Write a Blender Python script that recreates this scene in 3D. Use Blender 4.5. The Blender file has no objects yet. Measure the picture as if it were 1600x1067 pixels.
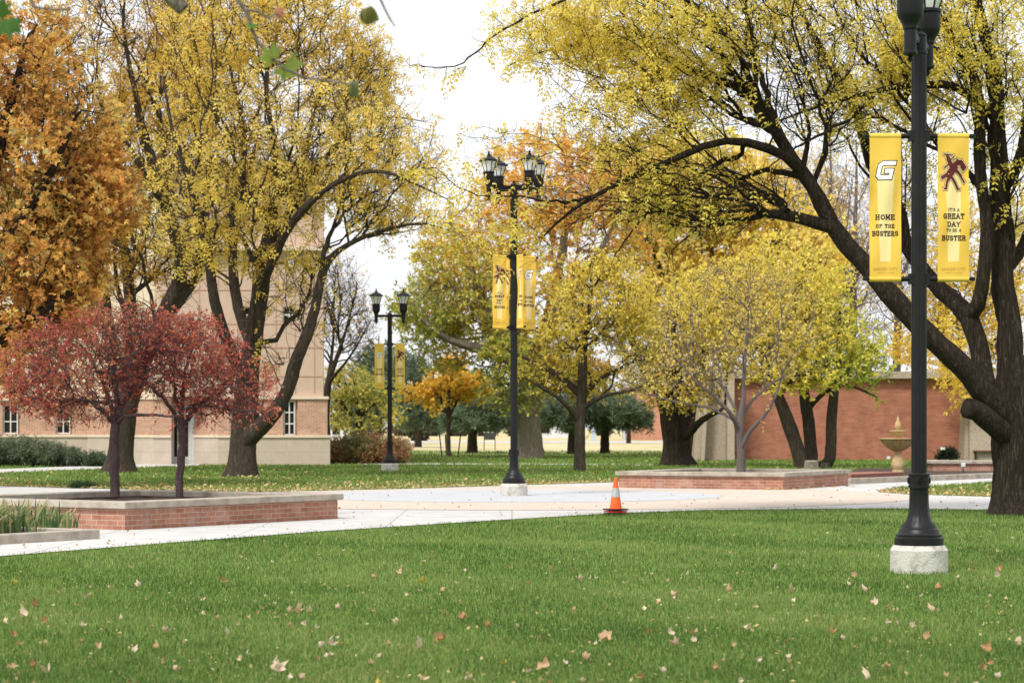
import bpy, math, random
import numpy as np
from mathutils import Vector
PI = math.pi; R = math.radians
scene = bpy.context.scene
C = scene.collection
# ------------------------------------------------------------ camera, world, sun
F = 3556.0; EYE = 1.5; HZ = 668.0                 # focal length in photo pixels, eye height, horizon row
cam = bpy.data.objects.new('camera', bpy.data.cameras.new('camera')); C.objects.link(cam)
cam.location = (0, 0, EYE); cam.rotation_euler = (R(90), 0, 0)
cam.data.lens = 80; cam.data.sensor_width = 36
cam.data.shift_y = (HZ-533.5)/1600.0
cam.data.clip_start = 0.1; cam.data.clip_end = 4000
cam.data.dof.use_dof = True; cam.data.dof.focus_distance = 29; cam.data.dof.aperture_fstop = 4.5
scene.camera = cam
SUN_EL, SUN_ROT = R(52), R(215)
world = bpy.data.worlds.new('World'); scene.world = world; world.use_nodes = True
wn, wl = world.node_tree.nodes, world.node_tree.links
bg = wn['Background']; bg.inputs['Strength'].default_value = 0.1
sky = wn.new('ShaderNodeTexSky'); sky.sky_type = 'NISHITA'; sky.sun_disc = False
sky.sun_elevation = SUN_EL; sky.sun_rotation = SUN_ROT; sky.air_density = 1.5; sky.dust_density = 4
tc = wn.new('ShaderNodeTexCoord'); nz = wn.new('ShaderNodeTexNoise'); nz.inputs['Scale'].default_value = 2.2; nz.inputs['Detail'].default_value = 5
mp = wn.new('ShaderNodeMapping'); mp.inputs['Scale'].default_value = (1, 1, 3.5)
wl.new(tc.outputs['Generated'], mp.inputs[0]); wl.new(mp.outputs[0], nz.inputs['Vector'])
cr = wn.new('ShaderNodeMapRange'); cr.inputs['From Min'].default_value = .3; cr.inputs['From Max'].default_value = .7
cr.inputs['To Min'].default_value = 7.6; cr.inputs['To Max'].default_value = 10.0
wl.new(nz.outputs[0], cr.inputs[0])
sc = wn.new('ShaderNodeVectorMath'); sc.operation = 'SCALE'; sc.inputs[0].default_value = (0.985, 0.995, 1.03)
wl.new(cr.outputs[0], sc.inputs['Scale'])
mx = wn.new('ShaderNodeMixRGB'); mx.inputs[0].default_value = 0.9
wl.new(sky.outputs[0], mx.inputs[1]); wl.new(sc.outputs[0], mx.inputs[2]); wl.new(mx.outputs[0], bg.inputs['Color'])
sl = bpy.data.lights.new('sun', 'SUN'); sl.energy = 2.7; sl.angle = R(14); sl.color = (1, .96, .9)
sun = bpy.data.objects.new('sun', sl); C.objects.link(sun)
# sky sun_rotation is measured clockwise from +Y seen from above
sd = Vector((math.sin(SUN_ROT)*math.cos(SUN_EL), math.cos(SUN_ROT)*math.cos(SUN_EL), math.sin(SUN_EL)))
sun.rotation_euler = sd.to_track_quat('Z', 'Y').to_euler(); sun.location = (0, 0, 60)
scene.view_settings.view_transform = 'Standard'; scene.view_settings.look = 'None'
scene.view_settings.exposure = 0.42; scene.view_settings.gamma = 1
scene.render.engine = 'CYCLES'
cy = scene.cycles
cy.max_bounces = 6; cy.diffuse_bounces = 3; cy.glossy_bounces = 2; cy.transmission_bounces = 4; cy.transparent_max_bounces = 6
cy.use_denoising = True; cy.use_adaptive_sampling = True; cy.adaptive_threshold = 0.02
cy.caustics_reflective = False; cy.caustics_refractive = False

# ------------------------------------------------------------ helpers
def at(px, py, Y): return Vector(((px-800)*Y/F, Y, EYE-(py-HZ)*Y/F))
def gp(px, py, z=0.0):
    Y = (EYE-z)*F/(py-HZ); return Vector(((px-800)*Y/F, Y, z))
def props(o, label=None, cat=None, group=None, kind=None):
    for k, v in (('label', label), ('category', cat), ('group', group), ('kind', kind)):
        if v: o[k] = v
    return o
def empty(name, loc, rz=0, **k):
    o = bpy.data.objects.new(name, None); C.objects.link(o); o.location = loc; o.rotation_euler = (0, 0, rz)
    o.empty_display_size = .2
    return props(o, **k)
def copy_tree(o, parent=None, mp=None):
    c = o.copy(); C.objects.link(c)
    if parent: c.parent = parent
    for ch in list(o.children): copy_tree(ch, c)
    return c
def add_uv(me):
    n = len(me.loops)
    if n == 0: return
    co = np.empty(len(me.vertices)*3, 'f4'); me.vertices.foreach_get('co', co); co = co.reshape(-1, 3)
    li = np.empty(n, 'i4'); me.loops.foreach_get('vertex_index', li)
    tot = np.empty(len(me.polygons), 'i4'); me.polygons.foreach_get('loop_total', tot)
    no = np.empty(len(me.polygons)*3, 'f4'); me.polygons.foreach_get('normal', no)
    no = np.repeat(no.reshape(-1, 3), tot, axis=0); p = co[li]
    t = np.stack([-no[:, 1], no[:, 0]], 1); l = np.linalg.norm(t, axis=1, keepdims=True); t = t/np.maximum(l, 1e-6)
    t = t*np.where((t[:, :1]+t[:, 1:]*.37) < 0, -1, 1)
    flat = np.abs(no[:, 2]) > .7
    u = np.where(flat, p[:, 0], p[:, 0]*t[:, 0]+p[:, 1]*t[:, 1]); v = np.where(flat, p[:, 1], p[:, 2])
    uv = me.uv_layers.new(name='UVMap'); uv.data.foreach_set('uv', np.stack([u, v], 1).astype('f4').ravel())
def np_mesh(name, V, faces, col=None, smooth=False):
    """faces: list of int arrays, each (n,k)"""
    me = bpy.data.meshes.new(name)
    faces = [f for f in faces if f is not None and len(f)]
    V = np.asarray(V, 'f4'); me.vertices.add(len(V)); me.vertices.foreach_set('co', V.ravel())
    li = np.concatenate([f.ravel() for f in faces]).astype('i4')
    tot = np.concatenate([np.full(len(f), f.shape[1]) for f in faces]).astype('i4')
    st = np.concatenate([[0], np.cumsum(tot)[:-1]]).astype('i4')
    me.loops.add(len(li)); me.loops.foreach_set('vertex_index', li)
    me.polygons.add(len(tot)); me.polygons.foreach_set('loop_start', st)
    try: me.polygons.foreach_set('loop_total', tot)
    except Exception: pass
    if smooth: me.polygons.foreach_set('use_smooth', np.ones(len(tot), bool))
    if col is not None:
        a = me.color_attributes.new('col', 'FLOAT_COLOR', 'POINT')
        a.data.foreach_set('color', np.concatenate([col, np.ones((len(col), 1))], 1).astype('f4').ravel())
    me.update(calc_edges=True); return me
def link(name, me, mat, parent=None, loc=None, **k):
    o = bpy.data.objects.new(name, me); C.objects.link(o)
    if mat: me.materials.append(mat)
    if parent: o.parent = parent
    if loc is not None: o.location = loc
    return props(o, **k)
class MB:
    """collects shapes, then links them as ONE mesh object"""
    def __init__(s): s.v = []; s.f = []; s.sm = []
    def add(s, vs, fs, smooth=False):
        b = len(s.v); s.v += [tuple(v) for v in vs]; s.f += [tuple(i+b for i in f) for f in fs]; s.sm += [smooth]*len(fs); return s
    def box(s, c, d, rz=0, tilt=None):
        x, y, z = d[0]/2, d[1]/2, d[2]/2; cs, sn = math.cos(rz), math.sin(rz)
        vs = []
        for i in (-x, x):
            for j in (-y, y):
                for k in (-z, z):
                    vs.append((c[0]+i*cs-j*sn, c[1]+i*sn+j*cs, c[2]+k))
        return s.add(vs, [(0, 1, 3, 2), (4, 6, 7, 5), (0, 4, 5, 1), (2, 3, 7, 6), (0, 2, 6, 4), (1, 5, 7, 3)])
    def prism(s, pts, z0, z1, cap=True):
        n = len(pts); a = sum(pts[i][0]*pts[(i+1) % n][1]-pts[(i+1) % n][0]*pts[i][1] for i in range(n))
        if a < 0: pts = list(pts)[::-1]
        vs = [(p[0], p[1], z0) for p in pts]+[(p[0], p[1], z1) for p in pts]
        fs = [(i, (i+1) % n, n+(i+1) % n, n+i) for i in range(n)]
        if cap: fs += [tuple(range(n-1, -1, -1)), tuple(range(n, 2*n))]
        return s.add(vs, fs)
    def lathe(s, prof, c=(0, 0, 0), n=24, flute=0, fa=0.0, fz=None, smooth=True, rot=0):
        b = []; q = [prof[0]]
        for k in range(1, len(prof)-1):      # hard edges keep their own ring of vertices
            a0 = math.atan2(prof[k][1]-prof[k-1][1], prof[k][0]-prof[k-1][0]); a1 = math.atan2(prof[k+1][1]-prof[k][1], prof[k+1][0]-prof[k][0])
            q.append(prof[k])
            if abs((a1-a0+PI) % (2*PI)-PI) > .6: q.append(prof[k])
        if len(prof) > 1: q.append(prof[-1])
        prof = q
        for (r, z) in prof:
            for i in range(n):
                a = 2*PI*i/n+rot; rr = r
                if flute and (fz is None or fz[0] <= z <= fz[1]): rr = r*(1-fa*(0.5+0.5*math.cos(flute*a)))
                b.append((c[0]+rr*math.cos(a), c[1]+rr*math.sin(a), c[2]+z))
        fs = []
        for k in range(len(prof)-1):
            if prof[k] == prof[k+1]: continue
            for i in range(n):
                j = (i+1) % n; fs.append((k*n+i, k*n+j, (k+1)*n+j, (k+1)*n+i))
        s.add(b, fs, smooth)
        if prof[0][0] > 1e-4: s.add(b[:n], [tuple(range(n-1, -1, -1))])
        if prof[-1][0] > 1e-4: s.add(b[-n:], [tuple(range(n))])
        return s
    def tube(s, pts, rad, n=8, smooth=True):
        pts = [Vector(p) for p in pts]; rad = rad if isinstance(rad, (list, tuple)) else [rad]*len(pts)
        vs = []
        for i, p in enumerate(pts):
            t = (pts[min(i+1, len(pts)-1)]-pts[max(i-1, 0)]).normalized()
            ref = Vector((0, 0, 1)) if abs(t.z) < .9 else Vector((1, 0, 0))
            a = t.cross(ref).normalized(); b = a.cross(t)
            for k in range(n):
                g = 2*PI*k/n; vs.append(p+rad[i]*(math.cos(g)*a+math.sin(g)*b))
        fs = [(i*n+k, i*n+(k+1) % n, (i+1)*n+(k+1) % n, (i+1)*n+k) for i in range(len(pts)-1) for k in range(n)]
        s.add(vs, fs, smooth); s.add(vs[:n], [tuple(range(n-1, -1, -1))]); s.add(vs[-n:], [tuple(range(n))]); return s
    def build(s, name, mat, parent=None, loc=None, bevel=0, **k):
        me = bpy.data.meshes.new(name); me.from_pydata(s.v, [], s.f)
        me.polygons.foreach_set('use_smooth', s.sm); me.update(); add_uv(me)
        o = link(name, me, mat, parent, loc, **k)
        if bevel:
            m = o.modifiers.new('bevel', 'BEVEL'); m.width = bevel; m.segments = 2; m.limit_method = 'ANGLE'
        return o

# ------------------------------------------------------------ materials
def newmat(name):
    m = bpy.data.materials.new(name); m.use_nodes = True; return m, m.node_tree.nodes, m.node_tree.links, m.node_tree.nodes['Principled BSDF']
def mat(name, col, rough=.8, col2=None, scale=4, detail=5, bump=0, bscale=None, metal=0, spec=.3, contrast=(.35, .65), coords='Object', stretch=(1, 1, 1), dist=.02):
    m, n, l, b = newmat(name); b.inputs['Roughness'].default_value = rough; b.inputs['Metallic'].default_value = metal
    b.inputs['Specular IOR Level'].default_value = spec; b.inputs['Base Color'].default_value = (*col, 1)
    t = n.new('ShaderNodeTexCoord'); mpn = n.new('ShaderNodeMapping'); mpn.inputs['Scale'].default_value = stretch; l.new(t.outputs[coords], mpn.inputs[0])
    if col2:
        a = n.new('ShaderNodeTexNoise'); a.inputs['Scale'].default_value = scale; a.inputs['Detail'].default_value = detail; a.inputs['Roughness'].default_value = .62
        l.new(mpn.outputs[0], a.inputs['Vector'])
        r = n.new('ShaderNodeValToRGB'); r.color_ramp.elements[0].position, r.color_ramp.elements[1].position = contrast
        r.color_ramp.elements[0].color = (*col, 1); r.color_ramp.elements[1].color = (*col2, 1)
        l.new(a.outputs[0], r.inputs[0]); l.new(r.outputs[0], b.inputs['Base Color'])
    if bump:
        a = n.new('ShaderNodeTexNoise'); a.inputs['Scale'].default_value = bscale or scale*4; a.inputs['Detail'].default_value = 6; l.new(mpn.outputs[0], a.inputs['Vector'])
        bp = n.new('ShaderNodeBump'); bp.inputs['Strength'].default_value = bump; bp.inputs['Distance'].default_value = dist
        l.new(a.outputs[0], bp.inputs['Height']); l.new(bp.outputs[0], b.inputs['Normal'])
    return m
def brickmat(name, c1, c2, mortar, bw, bh, ms=.012, stain=None, off=.5, bump=.6, noise=.35, flat=False):
    m, n, l, b = newmat(name); b.inputs['Roughness'].default_value = .88; b.inputs['Specular IOR Level'].default_value = .2
    uv = n.new('ShaderNodeUVMap'); br = n.new('ShaderNodeTexBrick'); l.new(uv.outputs[0], br.inputs['Vector'])
    br.inputs['Color1'].default_value = (*c1, 1); br.inputs['Color2'].default_value = (*c2, 1); br.inputs['Mortar'].default_value = (*mortar, 1)
    br.inputs['Scale'].default_value = 1; br.inputs['Brick Width'].default_value = bw; br.inputs['Row Height'].default_value = bh
    br.inputs['Mortar Size'].default_value = ms; br.inputs['Mortar Smooth'].default_value = .3; br.offset = off
    a = n.new('ShaderNodeTexNoise'); a.inputs['Scale'].default_value = 1.7; a.inputs['Detail'].default_value = 8; a.inputs['Roughness'].default_value = .7
    l.new(uv.outputs[0], a.inputs['Vector'])
    mr = n.new('ShaderNodeMapRange'); mr.inputs['From Min'].default_value = .3; mr.inputs['From Max'].default_value = .7
    mr.inputs['To Min'].default_value = 1-noise; mr.inputs['To Max'].default_value = 1+noise*.6; l.new(a.outputs[0], mr.inputs[0])
    mu = n.new('ShaderNodeVectorMath'); mu.operation = 'SCALE'; l.new(br.outputs['Color'], mu.inputs[0]); l.new(mr.outputs[0], mu.inputs['Scale'])
    out = mu.outputs[0]
    if stain:
        a2 = n.new('ShaderNodeTexNoise'); a2.inputs['Scale'].default_value = 2.3; a2.inputs['Detail'].default_value = 7; l.new(uv.outputs[0], a2.inputs['Vector'])
        r = n.new('ShaderNodeValToRGB'); r.color_ramp.elements[0].position = .52; r.color_ramp.elements[1].position = .75
        r.color_ramp.elements[0].color = (0, 0, 0, 1); r.color_ramp.elements[1].color = (.7, .7, .7, 1); l.new(a2.outputs[0], r.inputs[0])
        mm = n.new('ShaderNodeMixRGB'); l.new(r.outputs[0], mm.inputs[0]); l.new(out, mm.inputs[1]); mm.inputs[2].default_value = (*stain, 1); out = mm.outputs[0]
    l.new(out, b.inputs['Base Color'])
    bp = n.new('ShaderNodeBump'); bp.inputs['Strength'].default_value = bump; bp.inputs['Distance'].default_value = .008; bp.invert = True
    l.new(br.outputs['Fac'], bp.inputs['Height']); l.new(bp.outputs[0], b.inputs['Normal'])
    return m
def leafmat(name, trans=.52, rough=.6, spec=.25):
    m, n, l, b = newmat(name); b.inputs['Roughness'].default_value = rough; b.inputs['Specular IOR Level'].default_value = spec
    a = n.new('ShaderNodeAttribute'); a.attribute_name = 'col'; l.new(a.outputs['Color'], b.inputs['Base Color'])
    t = n.new('ShaderNodeBsdfTranslucent'); l.new(a.outputs['Color'], t.inputs['Color'])
    mxs = n.new('ShaderNodeMixShader'); mxs.inputs[0].default_value = trans
    l.new(b.outputs[0], mxs.inputs[1]); l.new(t.outputs[0], mxs.inputs[2]); l.new(mxs.outputs[0], n['Material Output'].inputs['Surface']); return m
def barkmat(name, c1, c2, s=1.0, bump=1.0):
    m, n, l, b = newmat(name); b.inputs['Roughness'].default_value = .95; b.inputs['Specular IOR Level'].default_value = .1
    t = n.new('ShaderNodeTexCoord'); mpn = n.new('ShaderNodeMapping'); mpn.inputs['Scale'].default_value = (s, s, s*.11); l.new(t.outputs['Object'], mpn.inputs[0])
    a = n.new('ShaderNodeTexNoise'); a.inputs['Scale'].default_value = 16; a.inputs['Detail'].default_value = 7; a.inputs['Roughness'].default_value = .7; l.new(mpn.outputs[0], a.inputs['Vector'])
    v = n.new('ShaderNodeTexVoronoi'); v.feature = 'DISTANCE_TO_EDGE'; v.inputs['Scale'].default_value = 26
    mxv = n.new('ShaderNodeMixRGB'); mxv.inputs[0].default_value = .16; l.new(mpn.outputs[0], mxv.inputs[1]); l.new(a.outputs['Color'], mxv.inputs[2]); l.new(mxv.outputs[0], v.inputs['Vector'])
    mm = n.new('ShaderNodeMath'); mm.operation = 'MULTIPLY'; mr = n.new('ShaderNodeMapRange'); mr.inputs['From Max'].default_value = .25; mr.inputs['To Min'].default_value = .5
    l.new(v.outputs[0], mr.inputs[0]); l.new(mr.outputs[0], mm.inputs[0]); l.new(a.outputs[0], mm.inputs[1])
    r = n.new('ShaderNodeValToRGB'); r.color_ramp.elements[0].position = .1; r.color_ramp.elements[1].position = .62
    r.color_ramp.elements[0].color = (*c1, 1); r.color_ramp.elements[1].color = (*c2, 1); l.new(mm.outputs[0], r.inputs[0]); l.new(r.outputs[0], b.inputs['Base Color'])
    bp = n.new('ShaderNodeBump'); bp.inputs['Strength'].default_value = bump; bp.inputs['Distance'].default_value = .09; l.new(mm.outputs[0], bp.inputs['Height']); l.new(bp.outputs[0], b.inputs['Normal'])
    return m
M = {}
M['leaf'] = leafmat('leaf'); M['grass'] = leafmat('grass_blade', .35, .6, .2); M['dry'] = leafmat('dry_leaf', .2, .8, .15)
M['bark_dark'] = barkmat('bark_dark', (.008, .006, .005), (.105, .08, .06))
M['bark_mid'] = barkmat('bark_mid', (.022, .016, .012), (.18, .14, .11))
M['bark_pale'] = barkmat('bark_pale', (.14, .11, .085), (.52, .45, .37))
M['bark_red'] = barkmat('bark_red', (.035, .022, .022), (.17, .12, .12), 3, .5)
M['bark_grey'] = barkmat('bark_grey', (.08, .065, .06), (.28, .235, .22), 3, .5)
M['black'] = mat('black_paint', (.006, .006, .007), .42, (.011, .011, .012), 9, bump=.15, bscale=60, spec=.28, dist=.004)
M['concrete'] = mat('concrete', (.26, .24, .21), .9, (.56, .54, .49), 7, 10, .6, 45, contrast=(.3, .52))
M['coping'] = mat('coping_concrete', (.30, .26, .21), .9, (.47, .42, .35), 4, 8, .5, 40)
M['white_frame'] = mat('white_frame', (.7, .7, .67), .5, (.6, .6, .57), 6)
M['glass'] = mat('window_glass', (.012, .011, .011), .15, (.03, .024, .02), 2, spec=.12)
M['milk'] = mat('lantern_glass', (.66, .68, .67), .3, (.8, .81, .79), 5, spec=.5)
M['yellow'] = mat('banner_cloth', (.70, .45, .06), .75, (.77, .51, .085), 3, 3)
M['pale'] = mat('banner_pale_print', (.80, .66, .30), .75)
M['ink'] = mat('print_dark', (.035, .012, .012), .7)
M['maroon'] = mat('print_maroon', (.10, .012, .014), .7)
M['print_white'] = mat('print_white', (.8, .8, .77), .7)
M['ink_soft'] = mat('print_soft', (.42, .25, .05), .7)
M['soil'] = mat('mulch', (.03, .02, .015), 1, (.11, .075, .055), 30, 8, 1, 60)
M['brick_planter'] = brickmat('planter_brick', (.34, .145, .095), (.45, .22, .155), (.52, .40, .31), .205, .074, .006, stain=(.52, .38, .32))
M['brick_left'] = brickmat('tan_brick', (.42, .22, .145), (.53, .315, .22), (.60, .45, .35), .23, .08, .010, noise=.2)
M['brick_right'] = brickmat('red_brick', (.33, .12, .075), (.42, .17, .11), (.42, .22, .15), .30, .07, .006, noise=.25)
M['stone'] = brickmat('stone_block', (.50, .415, .345), (.53, .445, .37), (.42, .345, .28), 1.25, .5, .008, noise=.12, off=.5)
M['stucco'] = mat('pink_stucco', (.52, .38, .29), .95, (.57, .425, .33), 1.4, 6, .25, 90)
M['groove'] = mat('stucco_groove', (.44, .27, .20), .95)
M['cream'] = mat('cream_trim', (.66, .54, .41), .9, (.72, .60, .47), 2)
M['aggregate'] = mat('exposed_aggregate', (.30, .235, .175), .95, (.50, .42, .33), 22, 8, .8, 60)
# ------------------------------------------------------------ trees: skeleton grown through a crown volume
def nrm(a): return a/np.maximum(np.linalg.norm(a, axis=-1, keepdims=True), 1e-9)
CAPS = []
def tubes(P, Rd, S, rng=None, furrow=0.0):
    """P (N,K,3) Rd (N,K) -> verts, quads"""
    N, K, _ = P.shape
    T = np.empty_like(P); T[:, 1:-1] = P[:, 2:]-P[:, :-2]; T[:, 0] = P[:, 1]-P[:, 0]; T[:, -1] = P[:, -1]-P[:, -2]; T = nrm(T)
    mt = nrm(T.mean(1)); ref = np.where(np.abs(mt[:, 2:3]) < .8, np.array([[0, 0, 1.]]), np.array([[1., 0, 0]]))[:, None, :]
    A = nrm(np.cross(T, np.broadcast_to(ref, T.shape))); B = np.cross(A, T)
    ang = np.arange(S)*2*PI/S
    rr = np.broadcast_to(Rd[:, :, None], (N, K, S)).copy()
    if furrow and rng is not None:
        rr *= 1+furrow*rng.normal(size=(N, 1, S))+furrow*.5*rng.normal(size=(N, K, S))
    V = P[:, :, None, :]+rr[..., None]*(np.cos(ang)[None, None, :, None]*A[:, :, None, :]+np.sin(ang)[None, None, :, None]*B[:, :, None, :])
    i = np.arange(N)[:, None, None]*K*S; k = np.arange(K-1)[None, :, None]*S; s = np.arange(S)[None, None, :]; s2 = (s+1) % S
    Q = np.stack([i+k+s, i+k+s2, i+k+S+s2, i+k+S+s], -1).reshape(-1, 4)
    if S == 16: CAPS.append((np.arange(N)[:, None]*K*S+(K-1)*S+np.arange(S)[None]))
    return V.reshape(-1, 3), Q
def catmull(pts, step):
    p = np.array(pts, float); out = []
    q = np.vstack([2*p[0]-p[1], p, 2*p[-1]-p[-2]])
    for i in range(len(p)-1):
        p0, p1, p2, p3 = q[i:i+4]; n = max(1, int(np.linalg.norm((p2-p1)[:3])/step))
        for t in np.arange(n)/n:
            out.append(.5*((2*p1)+(-p0+p2)*t+(2*p0-5*p1+4*p2-p3)*t*t+(-p0+3*p1-3*p2+p3)*t**3))
    out.append(p[-1]); return np.array(out)
def snoise(p, s, seed):
    r = np.random.default_rng(seed); o = np.zeros(len(p))
    for k in range(5):
        w = r.normal(size=3)*s*(1.0+.6*k); o += np.sin(p@w+r.uniform(0, 6.28))/(1+.5*k)
    return o/2.2
def palette(pal, t):
    pal = np.array(pal, float); x = np.linspace(0, 1, len(pal)); t = np.clip(t, 0, 1)
    return np.stack([np.interp(t, x, pal[:, c]) for c in range(3)], 1)
def diamonds(Pb, D, Nn, Ln, Wd, fold=.25):
    """leaf quads: base, side, tip, side"""
    Sd = nrm(np.cross(D, Nn)); up = np.cross(Sd, D)
    mid = Pb+D*(Ln*.5)[:, None]
    a = mid+Sd*(Wd*.5)[:, None]+up*(Wd*fold)[:, None]; b = mid-Sd*(Wd*.5)[:, None]+up*(Wd*fold)[:, None]
    V = np.stack([Pb, a, Pb+D*Ln[:, None], b], 1).reshape(-1, 3)
    Q = np.arange(len(V)).reshape(-1, 4); return V, Q
def leaf_set(P, D, rng, kind, size):
    n = len(P)
    if kind == 'pinnate':
        k = 3; V = []; own = []
        D = nrm(D*.7+rng.normal(size=(n, 3))*.5+np.array([0, 0, -.75])); N0 = nrm(rng.normal(size=(n, 3))); S0 = nrm(np.cross(D, N0))
        L = size*rng.uniform(.7, 1.3, n)
        for j in range(k):
            t = (j+.6)/k
            for sg in (-1, 1):
                pb = P+D*(L*t)[:, None]+np.array([0, 0, -1.])*(L*t*t*.25)[:, None]
                dd = nrm(S0*sg*.9+D*.75+rng.normal(size=(n, 3))*.2)
                v, _ = diamonds(pb, dd, N0+rng.normal(size=(n, 3))*.3, L*.36, L*.17); V.append(v.reshape(n, 4, 3))
        V = np.stack(V, 1); own = np.repeat(np.arange(n), 2*k*4); V = V.reshape(-1, 3)
        return V, np.arange(len(V)).reshape(-1, 4), own
    if kind == 'lobed':   # cluster of pointed lobes (oak)
        D = nrm(D*.5+rng.normal(size=(n, 3))); N0 = nrm(rng.normal(size=(n, 3))+np.array([0, 0, .6])); S0 = nrm(np.cross(D, N0)); V = []
        L = size*rng.uniform(.7, 1.25, n)
        for a, l, t in ((0, 1, 0), (.95, .55, .25), (-.95, .55, .25)):
            dd = nrm(D*math.cos(a)+S0*math.sin(a)+rng.normal(size=(n, 3))*.15); v, _ = diamonds(P+D*(L*t)[:, None], dd, N0, L*l, L*.36); V.append(v.reshape(n, 4, 3))
        V = np.stack(V, 1); own = np.repeat(np.arange(n), 12); V = V.reshape(-1, 3); return V, np.arange(len(V)).reshape(-1, 4), own
    if kind == 'needle':
        V = []; L = size*rng.uniform(.7, 1.3, n)
        for j in range(3):
            dd = nrm(D*.6+rng.normal(size=(n, 3))*.7+np.array([0, 0, .35])); v, _ = diamonds(P, dd, rng.normal(size=(n, 3)), L, L*.16, .05); V.append(v.reshape(n, 4, 3))
        V = np.stack(V, 1); own = np.repeat(np.arange(n), 12); V = V.reshape(-1, 3); return V, np.arange(len(V)).reshape(-1, 4), own
    D = nrm(D*.5+rng.normal(size=(n, 3))*.8+np.array([0, 0, -.35])); L = size*rng.uniform(.65, 1.3, n)
    V, Q = diamonds(P, D, rng.normal(size=(n, 3)), L, L*(.22 if kind == 'narrow' else .55)); return V, Q, np.repeat(np.arange(n), 4)
def blob_points(blobs, rng):
    """blobs: (px,py,Y, rx_px, ry_px, depth_m, n)"""
    out = []
    for (px, py, Y, rx, ry, dm, n) in blobs:
        c = np.array(at(px, py, Y)); r = np.array([rx*Y/F, dm, ry*Y/F]); q = nrm(rng.normal(size=(n, 3)))*(rng.uniform(0.05, 1, (n, 1))**(1/2.6)); out.append(c+q*r)
    return np.vstack(out)
def tree(name, label, Y, guides, blobs, pal, leaf='simple', lsize=.07, lpt=6, tpn=2, twig=.45, tip=.006, bark='bark_dark', bf=.25, seed=1, group=None, lmask=None, clump=.6, knob=0.0,
         cat='tree', grad=None, allow=2.0, step=.35, nscale=.5, droop=0.0, spread=.22, furrow=.05, wspread=.8, caps=(), pexp=2.25, zmin=.6, flare=None, trunk_label=None):
    rng = np.random.default_rng(seed)
    # --- guide limbs: (px,py,dY,r)
    pos = []; par = []; rg = []; pl = []
    for gi, g in enumerate(guides):
        pts = [(*at(p[0], p[1], Y+p[2]), p[3]) for p in g]
        c = catmull(pts, step)
        if gi == 0:
            start = -1
            c[0, 2] = max(c[0, 2], -.05)
        else:
            d = np.linalg.norm(np.array(pos)-c[0, :3], axis=1); start = int(d.argmin())
            if d[start] < step*.9: c = c[1:]
        prev = start
        for k in range(len(c)):
            p = c[k, :3].copy()
            if k and k < len(c)-1 and c[k, 3] < .25: p += rng.normal(size=3)*min(.05, c[k, 3]*(.12+knob))
            pos.append(p); par.append(prev); rg.append(c[k, 3]); pl.append(0 if prev < 0 else pl[prev]+np.linalg.norm(p-pos[prev])); prev = len(pos)-1
    ng = len(pos)
    T = blob_points(blobs, rng); T = T[T[:, 2] > zmin]; n = len(T)
    pos = np.array(pos); pl = np.array(pl); rg = np.array(rg)
    ok = np.where(pos[:, 2] > allow)[0]
    D = np.linalg.norm(T[:, None]-pos[None, ok], axis=2)+bf*pl[ok][None]+.6*np.minimum(rg[ok], .3)[None]
    bi = D.argmin(1); cost = D[np.arange(n), bi]; bp = ok[bi].astype(int)
    P = np.vstack([pos, np.zeros((n, 3))]); par = list(par); PL = np.concatenate([pl, np.zeros(n)]); alive = np.ones(n, bool); m = ng
    for it in range(n):
        i = int(np.where(alive, cost, 1e9).argmin()); alive[i] = False; b = bp[i]
        P[m] = T[i]; par.append(int(b)); PL[m] = PL[b]+np.linalg.norm(T[i]-P[b])
        c = np.linalg.norm(T-T[i], axis=1)+bf*PL[m]; w = (c < cost) & alive; cost[w] = c[w]; bp[w] = m; m += 1
    par = np.array(par); NN = len(par)
    # radii: pipe model
    acc = np.zeros(NN); kids = [[] for _ in range(NN)]
    for i in range(NN-1, -1, -1):
        if acc[i] == 0: acc[i] = tip**pexp
        if par[i] >= 0: acc[par[i]] += acc[i]; kids[par[i]].append(i)
    Rr = acc**(1/pexp); Rr[:ng] = np.where(rg > 0, np.maximum(rg, np.minimum(Rr[:ng], rg*1.35)), Rr[:ng])
    Rr[:ng] *= 1+knob*.35*rng.normal(size=ng)*(np.arange(ng) > 3)
    for i in range(ng, NN): Rr[i] = min(Rr[i], Rr[par[i]]*.85)
    # chains
    chains = []; st = [(0, -1)]
    while st:
        s, pr = st.pop(); ch = [pr] if pr >= 0 else []; cur = s
        while True:
            ch.append(cur); k = kids[cur]
            if not k: break
            k = sorted(k, key=lambda q: -Rr[q]-(1.0 if (q < ng and q == cur+1) else 0))
            for o in k[1:]: st.append((o, cur))
            cur = k[0]
        if len(ch) > 1: chains.append(ch)
    VS = []; QS = []; off = 0; buckets = {}
    for ch in chains:
        p = P[ch]; r = Rr[ch].copy()
        if par[ch[1]] == ch[0] and ch[0] != 0 : r[0] = min(r[0]*.9, r[1]*1.25)
        if ch[-1] < ng and tuple(np.round(P[ch[-1]], 3)) : r[-1] = r[-1]
        if len(p) >= 3:   # soften corners
            q = p.copy(); q[1:-1] = .5*p[1:-1]+.25*(p[:-2]+p[2:]); p = q
        big = r.max(); S = 16 if big > .14 else (8 if big > .035 else (5 if big > .012 else 3))
        # insert midpoints with a slight wander on fine chains
        mid = (p[1:]+p[:-1])/2; ln = np.linalg.norm(p[1:]-p[:-1], axis=1, keepdims=True)
        mid += rng.normal(size=mid.shape)*ln*(.07 if big < .1 else .0)
        q = np.empty((2*len(p)-1, 3)); q[::2] = p; q[1::2] = mid; rr = np.interp(np.arange(len(q))/2, np.arange(len(p)), r)
        buckets.setdefault((len(q), S), []).append((q, rr))
    capf = []
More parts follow.
